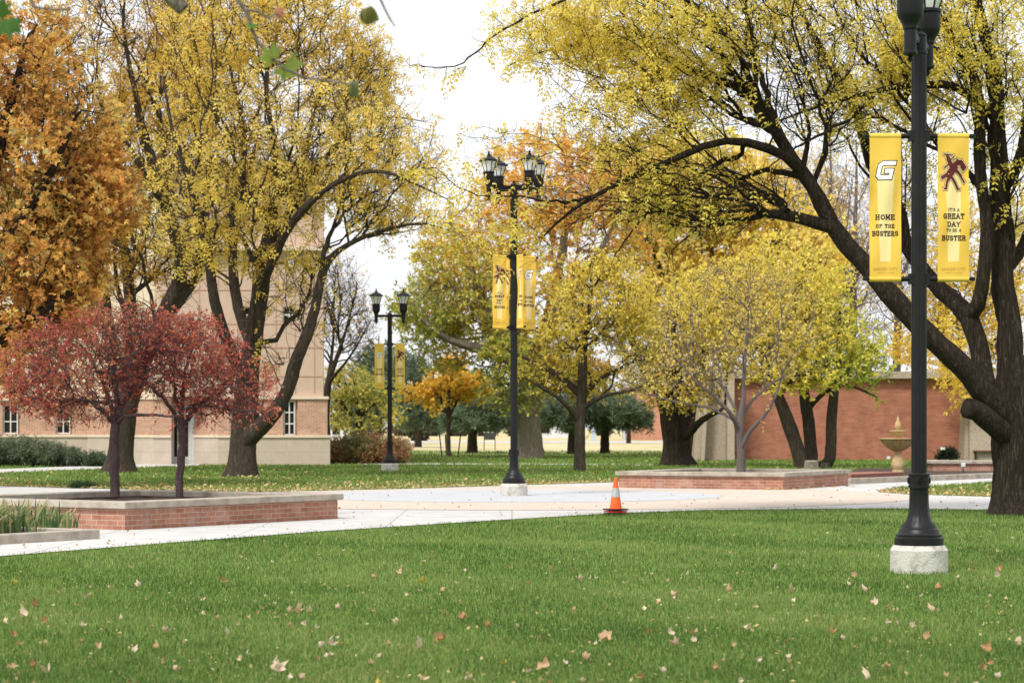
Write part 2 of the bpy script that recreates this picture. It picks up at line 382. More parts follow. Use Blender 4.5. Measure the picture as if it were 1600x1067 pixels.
    for (K, S), L in buckets.items():
        Pq = np.array([a for a, _ in L]); Rq = np.array([b for _, b in L])
        if flare and S == 16:
            h = Pq[:, :, 2]; Rq = Rq*(1+flare*np.exp(-np.maximum(h, 0)/.28))
        v, q = tubes(Pq, Rq, S, rng, furrow if S == 16 else .04)
        if S == 16: capf.append(CAPS[-1]+off)
        VS.append(v); QS.append(q+off); off += len(v)
    # twigs
    src = np.arange(ng, NN); endg = [i for i in range(ng) if rg[i] < .05]
    src = np.concatenate([src, np.array(endg, int)]) if endg else src
    src = np.repeat(src, tpn); nt = len(src); po = P[src]; dp = nrm(po-P[np.maximum(par[src], 0)])
    d = nrm(dp*.8+rng.normal(size=(nt, 3))*wspread+np.array([0, 0, .15-droop])); L = twig*rng.uniform(.5, 1.3, nt); K = 4; pts = [po]
    for k in range(K-1):
        d = nrm(d+rng.normal(size=(nt, 3))*spread+np.array([0, 0, .05-droop*.5])); pts.append(pts[-1]+d*(L/(K-1))[:, None])
    TP = np.stack(pts, 1); TR = np.linspace(1, .45, K)[None]*np.minimum(tip*.8, Rr[src]*.8)[:, None]
    v, q = tubes(TP, TR, 3); VS.append(v); QS.append(q+off)
    root = empty(name, (P[0][0], P[0][1], max(0, P[0][2]) if abs(P[0][2]) > .2 else 0), label=label, cat=cat, group=group)
    o0 = np.array(root.location)
    V = np.vstack(VS)-o0; V[:, 2] = np.maximum(V[:, 2], -.08-o0[2]*0)
    link('trunk', np_mesh('trunk', V, [np.vstack(QS)]+capf, smooth=True), M[bark], root)
    # leaves
    if lpt > 0:
        cnt = rng.poisson(lpt, nt)*(1 if True else 0)
        dens = np.clip(.8+clump*snoise(po, .9, seed+5)+.5*clump*snoise(po, 2.4, seed+6), .03, 1.9)*(rng.uniform(0, 1, nt) > .18); cnt = rng.poisson(lpt*dens*(lmask(po) if lmask else 1))
        idx = np.repeat(np.arange(nt), cnt); t = rng.uniform(.05, 1, len(idx))*(K-1); k0 = np.minimum(t.astype(int), K-2); f = (t-k0)[:, None]
        LP = TP[idx, k0]*(1-f)+TP[idx, k0+1]*f; LD = nrm(TP[idx, k0+1]-TP[idx, k0])
        V, Q, own = leaf_set(LP, LD, rng, leaf, lsize)
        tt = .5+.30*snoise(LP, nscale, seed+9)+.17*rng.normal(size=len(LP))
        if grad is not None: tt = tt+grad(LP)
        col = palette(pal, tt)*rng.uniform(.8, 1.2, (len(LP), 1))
        link('crown', np_mesh('crown', V-o0, [Q], col=col[own]), M['leaf'], root)
    for c in caps:
        pass
    return root
def bush(name, label, blobs, pal, nst, leaf='simple', lsize=.05, per=14, h0=0, seed=1, bark='bark_mid', base=.35, cat='shrub', group=None, nscale=1.5, stem=.006):
    """blobs: (x,y,z,rx,ry,rz,n) in metres; stems fan from the ground to points in the blobs"""
    rng = np.random.default_rng(seed); T = []; B0 = []
    for (x, y, z, rx, ry, rz, n) in blobs:
        q = nrm(rng.normal(size=(n, 3)))*(rng.uniform(.1, 1, (n, 1))**(1/3)); p = np.array([x, y, z])+q*np.array([rx, ry, rz]); p[:, 2] = np.maximum(p[:, 2], h0+.08)
        T.append(p); B0.append(np.stack([x+(p[:, 0]-x)*base, y+(p[:, 1]-y)*base, np.full(n, h0)], 1))
    T = np.vstack(T); B0 = np.vstack(B0); n = len(T); K = 6; t = np.linspace(0, 1, K)[None, :, None]
    P = B0[:, None]*(1-t)+T[:, None]*t; P[:, :, :2] += (T-B0)[:, None, :2]*(t-1)*t*.5; P += rng.normal(size=P.shape)*.02*t
    v, q = tubes(P, np.linspace(1, .3, K)[None]*np.full((n, 1), stem), 3)
    c = np.array([T[:, 0].mean(), T[:, 1].mean(), h0]); root = empty(name, tuple(c), label=label, cat=cat, group=group)
    link('stems', np_mesh('stems', v-c, [q], smooth=True), M[bark], root)
    idx = np.repeat(np.arange(n), per); tt = rng.uniform(.35, 1, len(idx))*(K-1); k0 = np.minimum(tt.astype(int), K-2); f = (tt-k0)[:, None]
    LP = P[idx, k0]*(1-f)+P[idx, k0+1]*f+rng.normal(size=(len(idx), 3))*.03; LD = nrm(P[idx, k0+1]-P[idx, k0])
    V, Q, own = leaf_set(LP, LD, rng, leaf, lsize)
    col = palette(pal, .5+.35*snoise(LP, nscale, seed+3)+.17*rng.normal(size=len(LP)))*rng.uniform(.75, 1.25, (len(LP), 1))
    link('foliage', np_mesh('foliage', V-c, [Q], col=col[own]), M['leaf'], root); return root
# ------------------------------------------------------------ ground
def ground_mat():
    m, n, l, b = newmat('lawn_ground'); b.inputs['Roughness'].default_value = 1; b.inputs['Specular IOR Level'].default_value = .05
    t = n.new('ShaderNodeTexCoord'); sx = n.new('ShaderNodeSeparateXYZ'); l.new(t.outputs['Object'], sx.inputs[0])
    a = n.new('ShaderNodeTexNoise'); a.inputs['Scale'].default_value = .12; a.inputs['Detail'].default_value = 8; l.new(t.outputs['Object'], a.inputs['Vector'])
    g = n.new('ShaderNodeTexNoise'); g.inputs['Scale'].default_value = 14; g.inputs['Detail'].default_value = 8; l.new(t.outputs['Object'], g.inputs['Vector'])
    gr = n.new('ShaderNodeValToRGB'); gr.color_ramp.elements[0].position = .3; gr.color_ramp.elements[1].position = .7
    gr.color_ramp.elements[0].color = (.07, .125, .025, 1); gr.color_ramp.elements[1].color = (.17, .26, .055, 1); l.new(g.outputs[0], gr.inputs[0])
    dr = n.new('ShaderNodeValToRGB'); dr.color_ramp.elements[0].position = .35; dr.color_ramp.elements[1].position = .65
    dr.color_ramp.elements[0].color = (.42, .36, .19, 1); dr.color_ramp.elements[1].color = (.58, .50, .31, 1); l.new(a.outputs[0], dr.inputs[0])
    ad = n.new('ShaderNodeMath'); ad.operation = 'MULTIPLY_ADD'; l.new(a.outputs[0], ad.inputs[0]); ad.inputs[1].default_value = 50; l.new(sx.outputs['Y'], ad.inputs[2])
    mr = n.new('ShaderNodeMapRange'); mr.inputs['From Min'].default_value = 150; mr.inputs['From Max'].default_value = 178; l.new(ad.outputs[0], mr.inputs[0])
    mm = n.new('ShaderNodeMixRGB'); l.new(mr.outputs[0], mm.inputs[0]); l.new(gr.outputs[0], mm.inputs[1]); l.new(dr.outputs[0], mm.inputs[2]); l.new(mm.outputs[0], b.inputs['Base Color'])
    return m
MB().add([(-700, -30, 0), (700, -30, 0), (700, 2200, 0), (-700, 2200, 0)], [(0, 1, 2, 3)]).build('lawn', ground_mat(), kind='structure')
FE = [(-900, 915), (-400, 893), (-100, 877), (0, 870), (250, 850), (500, 831), (750, 815), (950, 803), (1100, 797.5), (1250, 796), (1400, 795), (1600, 798), (1900, 806), (2400, 820)]
BE = [(2400, 778), (1900, 777.5), (1560, 777), (1420, 773), (1370, 769), (1400, 763), (1560, 753), (1900, 740), (1900, 733), (1560, 747), (1335, 753), (1200, 745), (1000, 750), (960, 754), (830, 758), (640, 764), (400, 769.5), (230, 766), (0, 760), (-400, 748), (-900, 740)]
def sheet(name, pts, z, m, **k):
    v = [(*gp(x, y)[:2], z) for x, y in pts]; me = bpy.data.meshes.new(name)
    from mathutils.geometry import tessellate_polygon
    tr = tessellate_polygon([[Vector(p) for p in v]]); me.from_pydata(v, [], [tuple(t) for t in tr]); me.update()
    import bmesh
    bm = bmesh.new(); bm.from_mesh(me)
    for f in bm.faces:
        if f.normal.z < 0: f.normal_flip()
    bm.to_mesh(me); bm.free(); add_uv(me); return link(name, me, m, **k)
pav = brickmat('pavement', (.50, .495, .48), (.55, .54, .52), (.32, .31, .29), 1.9, 1.9, .014, stain=(.44, .425, .40), noise=.14, off=0, bump=.2)
pinkpav = brickmat('pink_pavers', (.56, .46, .38), (.61, .52, .44), (.52, .43, .36), .22, .11, .006, stain=(.55, .475, .41), noise=.12)
greypav = brickmat('grey_pavers', (.46, .475, .50), (.51, .525, .545), (.45, .455, .47), .22, .11, .006, stain=(.49, .49, .495), noise=.12)
sheet('pavement', FE+BE, .012, pav, kind='structure')
def disc(name, c, r, z, m, n=96, r0=0):
    mb = MB()
    if r0:
        v = [(c[0]+q*math.cos(2*PI*i/n), c[1]+q*math.sin(2*PI*i/n), z) for q in (r0, r) for i in range(n)]
        mb.add(v, [(i, n+i, n+(i+1) % n, (i+1) % n)[::1] for i in range(n)])
    else: mb.add([(c[0]+r*math.cos(2*PI*i/n), c[1]+r*math.sin(2*PI*i/n), z) for i in range(n)], [tuple(range(n))])
    return mb.build(name, m, kind='structure')
PC = gp(800, 775.2)
# the outer ring is clipped where the lawns cut into it
def edge_y(x, y):  # photo row of the front lawn edge for a ground point
    px = 800+x*F/y; return np.interp(px, [p[0] for p in FE], [p[1] for p in FE])
def ring_sheet(name, r0, r1, z, m):
    n = 140; mb = MB(); vs = []
    for i in range(n):
        a = 2*PI*i/n
        for q in (r0, r1):
            x, y = PC[0]+q*math.cos(a), PC[1]+q*math.sin(a)
            for _ in range(60):
                row = HZ+EYE*F/y
                if row > edge_y(x, y)-.6: y += .1
                else: break
            if math.sin(a) > 0:
                px = 800+x*F/y; be = [p for p in BE if p[1] > 750 and -400 <= p[0] <= 1000][::-1]
                lim = np.interp(px, [0, 230, 400, 640, 830, 960, 1000, 1400], [760, 766, 769.5, 764, 758, 754, 764, 764])+1.5
                yl = EYE*F/(lim-HZ); y = min(y, yl)
            vs.append((x, y, z))
    fs = [(2*i, 2*i+1, (2*i+3) % (2*n), (2*i+2) % (2*n)) for i in range(n)]
    mb.add(vs, fs); return mb.build(name, m, kind='structure')
ring_sheet('pink_paving', 4.62, 8.7, .018, pinkpav)
disc('grey_paving', PC, 4.6, .020, greypav)
sheet('footpath', [(-300, 751), (0, 738.8), (160, 732.6), (312, 727), (312, 724), (262, 723.6), (150, 727.5), (0, 733), (-300, 743)], .010, pav, kind='structure')
sheet('far_footpath', [(560, 725.4), (800, 725.6), (1020, 727), (1020, 725.8), (800, 724.2), (560, 724)], .010, pav, kind='structure')
sheet('road', [(600, 691.2), (1100, 691.8), (1100, 689.5), (600, 689)], .012, mat('pale_asphalt', (.42, .42, .42), .9, (.5, .5, .49), .3), kind='structure')
# ------------------------------------------------------------ grass
rng = np.random.default_rng(3)
def strictly_lawn(px, py):
    fe = np.interp(px, [p[0] for p in FE], [p[1] for p in FE]); front = py > fe+.4+rng.normal(size=len(px))*.25
    be = np.interp(px, [-900, -400, 0, 230, 400, 640, 830, 960, 1000, 1335], [740, 748, 760, 766, 769.5, 764, 758, 754, 750, 748])
    mid = (py < be-.2) & (px < 1338)
    wedge = (px > 1372) & (py < np.interp(px, [1370, 1420, 1560, 1900], [769, 773, 777, 777.5])) & (py > np.interp(px, [1370, 1400, 1560, 1900], [769, 763, 753, 740]))
    back_r = (px >= 1338) & (py < 733)
    fp_hi = np.interp(px, [-300, 0, 150, 262, 312], [743, 733, 727.5, 723.6, 724]); fp_lo = np.interp(px, [-300, 0, 160, 312], [751, 738.8, 732.6, 727])
    path = (px < 314) & (py > fp_hi-.3) & (py < fp_lo+.2); fpf = (px > 500) & (px < 1010) & (py > 724) & (py < 725.6)
    bld = (px < 516) & (py < 727)
    mid = mid & ~path & ~fpf & ~bld
    return front | mid | wedge | back_r
def blades(name, n, y0, y1, h, w, pal, z0=0, xr=(-620, 2220), mat_='grass', powr=1.0, seed=1, hs=0.0):
    r = np.random.default_rng(seed); px = r.uniform(*xr, n); py = y0+(y1-y0)*r.uniform(0, 1, n)**powr
    k = strictly_lawn(px, py); px, py = px[k], py[k]; Y = EYE*F/(py-HZ); X = (px-800)*Y/F; n = len(X)
    P = np.stack([X, Y, np.full(n, z0)], 1)
    clump = .5+.5*snoise(P*np.array([1, 1, 0]), 1.6, 3)
    sc_ = np.clip(Y/17, 1, 9)**hs; H = h*r.uniform(.5, 1.25, n)*(.75+.45*clump)*sc_**.35; W = w*r.uniform(.7, 1.3, n)*sc_
    a = r.uniform(0, 2*PI, n); S = np.stack([np.cos(a), np.sin(a), np.zeros(n)], 1); b = r.uniform(0, 2*PI, n); ln = r.uniform(.1, .8, n)
    Ld = np.stack([np.cos(b), np.sin(b), np.zeros(n)], 1)*ln[:, None]
    Z = np.array([0, 0, 1.]); m1 = P+Ld*(H*.25)[:, None]+Z*(H*.6)[:, None]; tp = P+Ld*(H*.9)[:, None]+Z*H[:, None]
    V = np.stack([P-S*W[:, None]/2, P+S*W[:, None]/2, m1+S*W[:, None]*.4, m1-S*W[:, None]*.4, tp], 1).reshape(-1, 3)
    o = (np.arange(n)*5)[:, None]; Q = o+np.array([[0, 1, 2, 3]]); T = o+np.array([[3, 2, 4]])
    patch = snoise(P*np.array([1, 1, 0]), .55, 8)
    patch2 = snoise(P*np.array([1, .5, 0]), 2.6, 18)
    tt = .50+.30*patch+.12*patch2+.27*r.normal(size=n); col = palette(pal, tt)*r.uniform(.6, 1.3, (n, 1))
    dry = r.uniform(0, 1, n) < .03; col[dry] = np.array([.42, .36, .16])*r.uniform(.8, 1.2, (dry.sum(), 1))
    return link(name, np_mesh(name, V, [Q, T], col=np.repeat(col, 5, 0)), M[mat_], kind='stuff', label=None)
GP = [(.05, .105, .022), (.10, .185, .04), (.175, .275, .065), (.33, .37, .13)]
props(blades('grass', 570000, 795, 1100, .040, .0042, GP, hs=.8, powr=1.25, seed=4), 'short green mown lawn grass in the front of the scene', 'grass')
props(blades('grass', 220000, 705, 778, .05, .006, [(.10, .18, .03), (.15, .25, .05), (.21, .31, .07), (.31, .37, .13)], hs=1.0, seed=5), 'green mown grass of the lawn behind the plaza', 'grass')
def litter(name, n, region, size, pal, seed, label, dens=None, zz=.035, onpave=False):
    r = np.random.default_rng(seed); px = r.uniform(region[0], region[1], n); py = r.uniform(region[2], region[3], n)
    k = strictly_lawn(px, py)
    if onpave: k = ~k
    if dens is not None: k &= r.uniform(0, 1, n) < dens(px, py)
    px, py = px[k], py[k]; n = len(px); Y = EYE*F/(py-HZ); P = np.stack([(px-800)*Y/F, Y, np.full(n, zz)+r.uniform(0, .025, n)], 1)
    D = nrm(r.normal(size=(n, 3))*np.array([1, 1, .35])); L = size*r.uniform(.5, 1.4, n); Nn = nrm(r.normal(size=(n, 3))*.7+np.array([0, 0, 1]))
    V, Q = diamonds(P, D, Nn, L, L*r.uniform(.35, .8, n), .35); col = palette(pal, r.uniform(0, 1, n))*r.uniform(.8, 1.2, (n, 1))
    return link(name, np_mesh(name, V, [Q], col=np.repeat(col, 4, 0)), M['dry'], kind='stuff', label=label, cat='fallen leaves')
DRY = [(.36, .20, .09), (.55, .40, .22), (.68, .56, .36), (.62, .46, .16), (.60, .36, .12)]
litter('leaf_litter', 1700, (-200, 1800, 797, 1080), .028, [(.3, .2, .1), (.45, .34, .17), (.54, .44, .18)], 11, 'tiny yellow leaflets strewn over the front lawn')
litter('leaf_litter', 24000, (-200, 1400, 706, 770), .075, DRY, 12, 'pale fallen leaves carpeting the lawn behind the plaza',
       lambda px, py: np.clip(.16+.9*np.clip((py-np.interp(px, [0, 230, 400, 640, 960], [750, 754, 757, 752, 744]))/8, 0, 1)+.35*np.exp(-((px-375)/90)**2)*(py < 762), 0, 1))
litter('leaf_litter', 5000, (1340, 1800, 724, 778), .07, DRY, 13, 'orange fallen leaves along the edge of the lawn by the fountain', lambda px, py: np.clip(.25+(py > 766)*.7, 0, 1))
litter('leaf_litter', 700, (-100, 1600, 756, 860), .05, [(.30, .18, .09), (.42, .28, .14), (.5, .36, .2)], 17, 'few brown leaves blown over the pale plaza paving', None, .022, True)
# edge drifts of leaves along the pavement
def drift(pts, n, w, seed, label):
    r = np.random.default_rng(seed); t = r.uniform(0, len(pts)-1.001, n); i = t.astype(int); f = t-i; p = np.array(pts, float)
    q = p[i]*(1-f[:, None])+p[i+1]*f[:, None]; Y = EYE*F/(q[:, 1]-HZ)+r.normal(size=n)*w; X = (q[:, 0]-800)*Y/F; P = np.stack([X, Y, np.full(n, .03)+r.uniform(0, .02, n)], 1)
    D = nrm(r.normal(size=(n, 3))*np.array([1, 1, .3])); L = .06*r.uniform(.5, 1.4, n); V, Q = diamonds(P, D, nrm(r.normal(size=(n, 3))*.6+np.array([0, 0, 1])), L, L*.6, .35)
    link('leaf_litter', np_mesh('leaf_litter', V, [Q], col=np.repeat(palette(DRY, r.uniform(0, 1, n)), 4, 0)), M['dry'], kind='stuff', label=label, cat='fallen leaves')
drift([(0, 759.5), (230, 765.5), (400, 769), (640, 763.5), (830, 757.5), (960, 753.5)], 2200, .35, 14, 'drift of brown leaves along the far edge of the plaza')
drift([(1372, 769), (1420, 772.5), (1560, 776.5)], 500, .3, 15, 'orange leaves gathered on the lawn edge beside the fountain path')
drift([(1195, 766), (1225, 766.5), (1330, 760)], 90, .12, 16, 'brown leaves caught at the foot of the right brick planter')
# ------------------------------------------------------------ lettering made of slab-serif strokes
GL = {'A': ([[(.08, 0), (.5, 1), (.92, 0)], [(.25, .33), (.75, .33)]], [(.08, 0), (.92, 0)]),
 'B': ([[(.2, 0), (.2, 1), (.65, 1), (.82, .85), (.82, .65), (.65, .53), (.2, .53)], [(.65, .53), (.88, .38), (.88, .15), (.68, 0), (.2, 0)]], [(.16, 0), (.16, 1)]),
 'C': ([[(.88, .78), (.7, .97), (.35, .97), (.12, .72), (.12, .28), (.35, .03), (.7, .03), (.9, .22)]], []),
 'D': ([[(.2, 0), (.2, 1), (.6, 1), (.88, .72), (.88, .28), (.6, 0), (.2, 0)]], [(.16, 0), (.16, 1)]),
 'E': ([[(.85, .2), (.85, 0), (.2, 0), (.2, 1), (.82, 1), (.82, .8)], [(.2, .52), (.62, .52)]], [(.16, 0), (.16, 1)]),
 'F': ([[(.2, 0), (.2, 1), (.84, 1), (.84, .8)], [(.2, .52), (.62, .52)]], [(.2, 0), (.16, 1)]),
 'G': ([[(.86, .8), (.7, .97), (.35, .97), (.12, .72), (.12, .28), (.35, .03), (.7, .03), (.86, .15), (.86, .45), (.58, .45)]], []),
 'H': ([[(.2, 0), (.2, 1)], [(.8, 0), (.8, 1)], [(.2, .52), (.8, .52)]], [(.2, 0), (.2, 1), (.8, 0), (.8, 1)]),
 'I': ([[(.5, 0), (.5, 1)]], [(.5, 0), (.5, 1)]),
 'L': ([[(.2, 1), (.2, 0), (.85, 0), (.85, .2)]], [(.2, 1), (.16, 0)]),
 'M': ([[(.12, 0), (.14, 1), (.5, .25), (.86, 1), (.88, 0)]], [(.12, 0), (.1, 1), (.88, 0), (.9, 1)]),
 'N': ([[(.17, 0), (.17, 1), (.83, 0), (.83, 1)]], [(.17, 0), (.13, 1), (.83, 1)]),
 'O': ([[(.5, .98), (.2, .85), (.1, .5), (.2, .15), (.5, .02), (.8, .15), (.9, .5), (.8, .85), (.5, .98)]], []),
 'R': ([[(.2, 0), (.2, 1), (.65, 1), (.84, .84), (.84, .64), (.65, .5), (.2, .5)], [(.55, .5), (.88, 0)]], [(.2, 0), (.16, 1), (.9, 0)]),
 'S': ([[(.82, .8), (.65, .97), (.32, .97), (.15, .8), (.2, .6), (.78, .42), (.86, .22), (.68, .03), (.32, .03), (.14, .2)]], []),
 'T': ([[(.5, 0), (.5, 1)], [(.1, .8), (.1, 1), (.9, 1), (.9, .8)]], [(.5, 0)]),
 'U': ([[(.18, 1), (.18, .25), (.35, .03), (.65, .03), (.82, .25), (.82, 1)]], [(.18, 1), (.82, 1)]),
 'V': ([[(.1, 1), (.5, 0), (.9, 1)]], [(.1, 1), (.9, 1)]),
 'Y': ([[(.1, 1), (.5, .48), (.9, 1)], [(.5, .48), (.5, 0)]], [(.1, 1), (.9, 1), (.5, 0)]),
 "'": ([[(.5, 1), (.5, .72)]], []), '&': ([[(.9, 0), (.25, .8), (.4, .98), (.6, .8), (.15, .3), (.3, .02), (.6, .05), (.88, .4)]], [])}
NARROW = {'I': .5, "'": .35, ' ': .5}
class Ink:
    def __init__(s, fn): s.fn = fn; s.mb = MB(); s.k = 0
    def stroke(s, pts, w, ext=True):
        for i in range(len(pts)-1):
            a = Vector((*pts[i], 0)); b = Vector((*pts[i+1], 0)); d = b-a
            if d.length < 1e-6: continue
            d.normalize(); q = Vector((-d.y, d.x, 0))*(w/2)
            if ext:
                def turn(p, q, r_):
                    if p is None or r_ is None: return w/2
                    u1 = Vector(q)-Vector(p); u2 = Vector(r_)-Vector(q)
                    return (w/2)*min(1.0, math.tan(min(u1.angle(u2, 0), 1.6)/2)) if u1.length*u2.length else 0
                cl = (Vector(pts[0])-Vector(pts[-1])).length < 1e-6
                pa = pts[i-1] if i else (pts[-2] if cl else None); nb_ = pts[i+2] if i+2 < len(pts) else (pts[1] if cl else None)
                a = a-d*turn(pa, pts[i], pts[i+1]); b = b+d*turn(pts[i], pts[i+1], nb_)
            nseg = max(1, int((b-a).length/.06)); s.k += 1; dd = .00012*(s.k % 12)
            for j in range(nseg):
                p0 = a+(b-a)*(j/nseg); p1 = a+(b-a)*((j+1)/nseg)
                s.mb.add([s.fn(*(p0-q)[:2], dd), s.fn(*(p1-q)[:2], dd), s.fn(*(p1+q)[:2], dd), s.fn(*(p0+q)[:2], dd)], [(0, 1, 2, 3)])
    def text(s, t, cx, y, h, w=.62, th=.17, sp=.14, serif=.34):
        adv = [h*(w*NARROW.get(c, 1.0)+sp) for c in t]; x = cx-(sum(adv)-h*sp)/2
        for c, a in zip(t, adv):
            if c in GL:
                ww = a-h*sp; st, se = GL[c]
                if c in "I'": ww2 = h*w; x0 = x-(ww2-ww)/2
                else: ww2 = ww; x0 = x
                for p in st: s.stroke([(x0+u*ww2, y+(v*(1-th)+th/2)*h) for u, v in p], th*h)
                for (u, v) in se:
                    yy = y+(v*(1-th*.7)+th*.35)*h; s.stroke([(x0+u*ww2-serif*h/2, yy), (x0+u*ww2+serif*h/2, yy)], th*h*.7, False)
            x += a
# ------------------------------------------------------------ walls with openings
def wall(mb, p0, p1, z0, z1, op=(), t=.3):
    p0, p1 = Vector((*p0[:2], 0)), Vector((*p1[:2], 0)); d = (p1-p0); L = d.length; d.normalize(); nb = Vector((-d.y, d.x, 0))  # back side (away from the camera for left->right walls)
    us = sorted({0, L, *[u for o in op for u in (o[0], o[1])]}); zs = sorted({z0, z1, *[z for o in op for z in (o[2], o[3])]})
    for i in range(len(us)-1):
        for j in range(len(zs)-1):
            uc, zc = (us[i]+us[i+1])/2, (zs[j]+zs[j+1])/2
            if any(o[0] < uc < o[1] and o[2] < zc < o[3] for o in op): continue
            a = p0+d*us[i]; b = p0+d*us[i+1]
            vs = [(*q[:2], z) for z in (zs[j], zs[j+1]) for q in (a, b, b+nb*t, a+nb*t)]
            mb.add(vs, [(0, 1, 5, 4), (1, 2, 6, 5), (2, 3, 7, 6), (3, 0, 4, 7), (4, 5, 6, 7), (3, 2, 1, 0)])
    return mb
def XP(px, Y): return ((px-800)*Y/F, Y)
def ZP(py, Y): return EYE-(py-HZ)*Y/F
def window(parent, x0, x1, y, z0, z1, rows=(.33, .66), dep=.14, w=.05, mid=True):
    f = MB(); yy = y+dep
    f.box(((x0+x1)/2, yy, z1-w/2), (x1-x0, .07, w)); f.box(((x0+x1)/2, yy, z0+w/2), (x1-x0, .07, w))
    for x in (x0+w/2, x1-w/2): f.box((x, yy, (z0+z1)/2), (w, .066, z1-z0-2*w))
    if mid: f.box(((x0+x1)/2, yy, (z0+z1)/2), (w, .06, z1-z0-2*w))
    for r_ in rows:
        zz = z0+(z1-z0)*r_
        for s in (-1, 1): f.box(((x0+x1)/2+s*(x1-x0-w)/4, yy, zz), ((x1-x0)/2-1.5*w, .056, w))
    fr = f.build('window', M['white_frame'], parent)
    MB().box(((x0+x1)/2, yy+.012, (z0+z1)/2), (x1-x0-w*1.2, .012, z1-z0-w*1.2)).build('pane', M['glass'], fr)
# ---- left building
YB = 92.4
lb = empty('college_building', (XP(400, YB)[0], YB, 0), label='pink stucco and tan brick building with a pale stone base behind the left trees', cat='building')
off = Vector(lb.location)
lbp = Vector((0, 0, 0))
def lbuild(mb, name, m, parent=lb, **k):
    mb.v = [(v[0]-off.x, v[1]-off.y, v[2]-off.z) for v in mb.v]; return mb.build(name, m, parent, **k)
class LB(MB):
    pass
def X_(px, Y=YB): return XP(px, Y)[0]
plan = [XP(-260, 97), XP(137, 97), XP(240, 92.8), XP(268, 92.8)]
plan2 = [XP(303, 93.5), XP(341, 92.4), XP(511, 92.4)]
zs0, zs1, zc = 0, 1.10, ZP(623.5, YB)
stone, brick, ledge, stuc, groove, creamw = MB(), MB(), MB(), MB(), MB(), MB()
def shift(p, d): return (p[0], p[1]+d)
wpx = [(4, 27), (87, 109)]
for i in range(len(plan)-1):
    a, b = plan[i], plan[i+1]; Lw = math.hypot(b[0]-a[0], b[1]-a[1])
    wall(stone, shift(a, -.10), shift(b, -.10), 0, 1.10); op = []
    if i == 0:
        for (u, v) in wpx: op.append((XP(u, 97)[0]-a[0], XP(v+4, 97)[0]-a[0], 1.24, 2.48))
    wall(brick, a, b, 1.10, zc, op); wall(ledge, shift(a, -.16), shift(b, -.16), 1.10, 1.20, (), .3)
    wall(ledge, shift(a, -.10), shift(b, -.10), zc, zc+.13, (), .4)
    wall(creamw, a, b, zc+.13, ZP(435, 97)); wall(ledge, shift(a, -.35), shift(b, -.35), ZP(435, 97), ZP(360, 97), (), .8)
for i in range(len(plan2)-1):
    a, b = plan2[i], plan2[i+1]; wall(stone, shift(a, -.10), (b[0]+(.12 if i == 1 else 0), b[1]-.10), 0, 1.10); op = []
    if i == 1: op = [(X_(386)-a[0], X_(411)-a[0], 1.2, ZP(626, YB)), (X_(442.5)-a[0], X_(465)-a[0], 1.2, ZP(626, YB))]
    wall(brick, a, b, 1.10, zc, op); wall(ledge, shift(a, -.16), (b[0]+(.14 if i == 1 else 0), b[1]-.16), 1.10, 1.20, (), .3)
    wall(ledge, shift(a, -.08), (b[0]+(.06 if i == 1 else 0), b[1]-.08), zc, zc+.11, (), .4)
# side walls going back
for mb, z0_, z1_, dx in ((stone, 0, 1.10, .12), (brick, 1.10, zc, 0), (ledge, zc, zc+.11, .06)):
    wall(mb, (plan2[2][0]+dx, YB+.21), (plan2[2][0]+dx-2.6, YB+20), z0_, z1_)
# upper stucco tower
xa, xb = X_(246), X_(504.5); ztop = ZP(262, YB)
so = [(X_(441)-xa, X_(461)-xa, ZP(504.5, YB), ZP(479, YB)), (X_(380)-xa, X_(400)-xa, ZP(504.5, YB), ZP(479, YB))]
wall(stuc, (xa, YB+.12), (xb, YB+.12), zc+.11, ztop, so, .35); wall(stuc, (xb, YB+.48), (xb-2.6, YB+20), zc+.11, ztop, (), .34)
for yy in (588, 543, 506, 453, 330): groove.box(((xa+xb)/2, YB+.118, ZP(yy, YB)), (xb-xa-.01, .03, .04))
for xx in (311, 341, 371, 401, 431, 461, 491): groove.box((X_(xx), YB+.119, (zc+.2+ztop)/2), (.035, .028, ztop-zc-.25))
ledge.box(((xa+xb)/2, YB, ZP(389, YB)), (xb-xa+.3, .5, .16)); ledge.box(((xa+xb)/2, YB+.05, ztop+.15), (xb-xa+.3, .6, .3))
lbuild(stone, 'stone_base', M['stone']); lbuild(brick, 'brick_wall', M['brick_left']); lbuild(ledge, 'ledge', M['cream']); lbuild(stuc, 'stucco_wall', M['stucco'])
lbuild(groove, 'panel_joints', M['groove']); lbuild(creamw, 'upper_wall', M['cream'])
MB().prism([(XP(-260, 97)[0]-off.x, 4.9), (X_(250)-off.x, 4.9), (X_(250)-off.x, 22), (XP(-260, 97)[0]-off.x, 22)], ZP(360, 97)+.01, ZP(360, 97)+.2).build('roof', M['concrete'], lb)
MB().prism([(xa-off.x, .3), (xb-off.x-.1, .3), (xb-off.x-2.6, 20), (xa-off.x, 20)], ztop-.3, ztop-.1).build('roof', M['concrete'], lb)
def lwindow(x0, x1, y, z0, z1, **k): window(lb, x0-off.x, x1-off.x, y-off.y, z0, z1, **k)
for u, v in wpx: lwindow(XP(u, 97)[0], XP(v, 97)[0], 97, 1.24, 2.48, rows=(.42,))
lwindow(X_(388), X_(407), YB, 1.2, ZP(626, YB)); lwindow(X_(442.7), X_(460.5), YB, 1.2, ZP(626, YB))
lwindow(X_(441), X_(461), YB+.12, ZP(504.5, YB), ZP(479, YB), rows=(.5,)); lwindow(X_(380), X_(400), YB+.12, ZP(504.5, YB), ZP(479, YB), rows=(.5,))
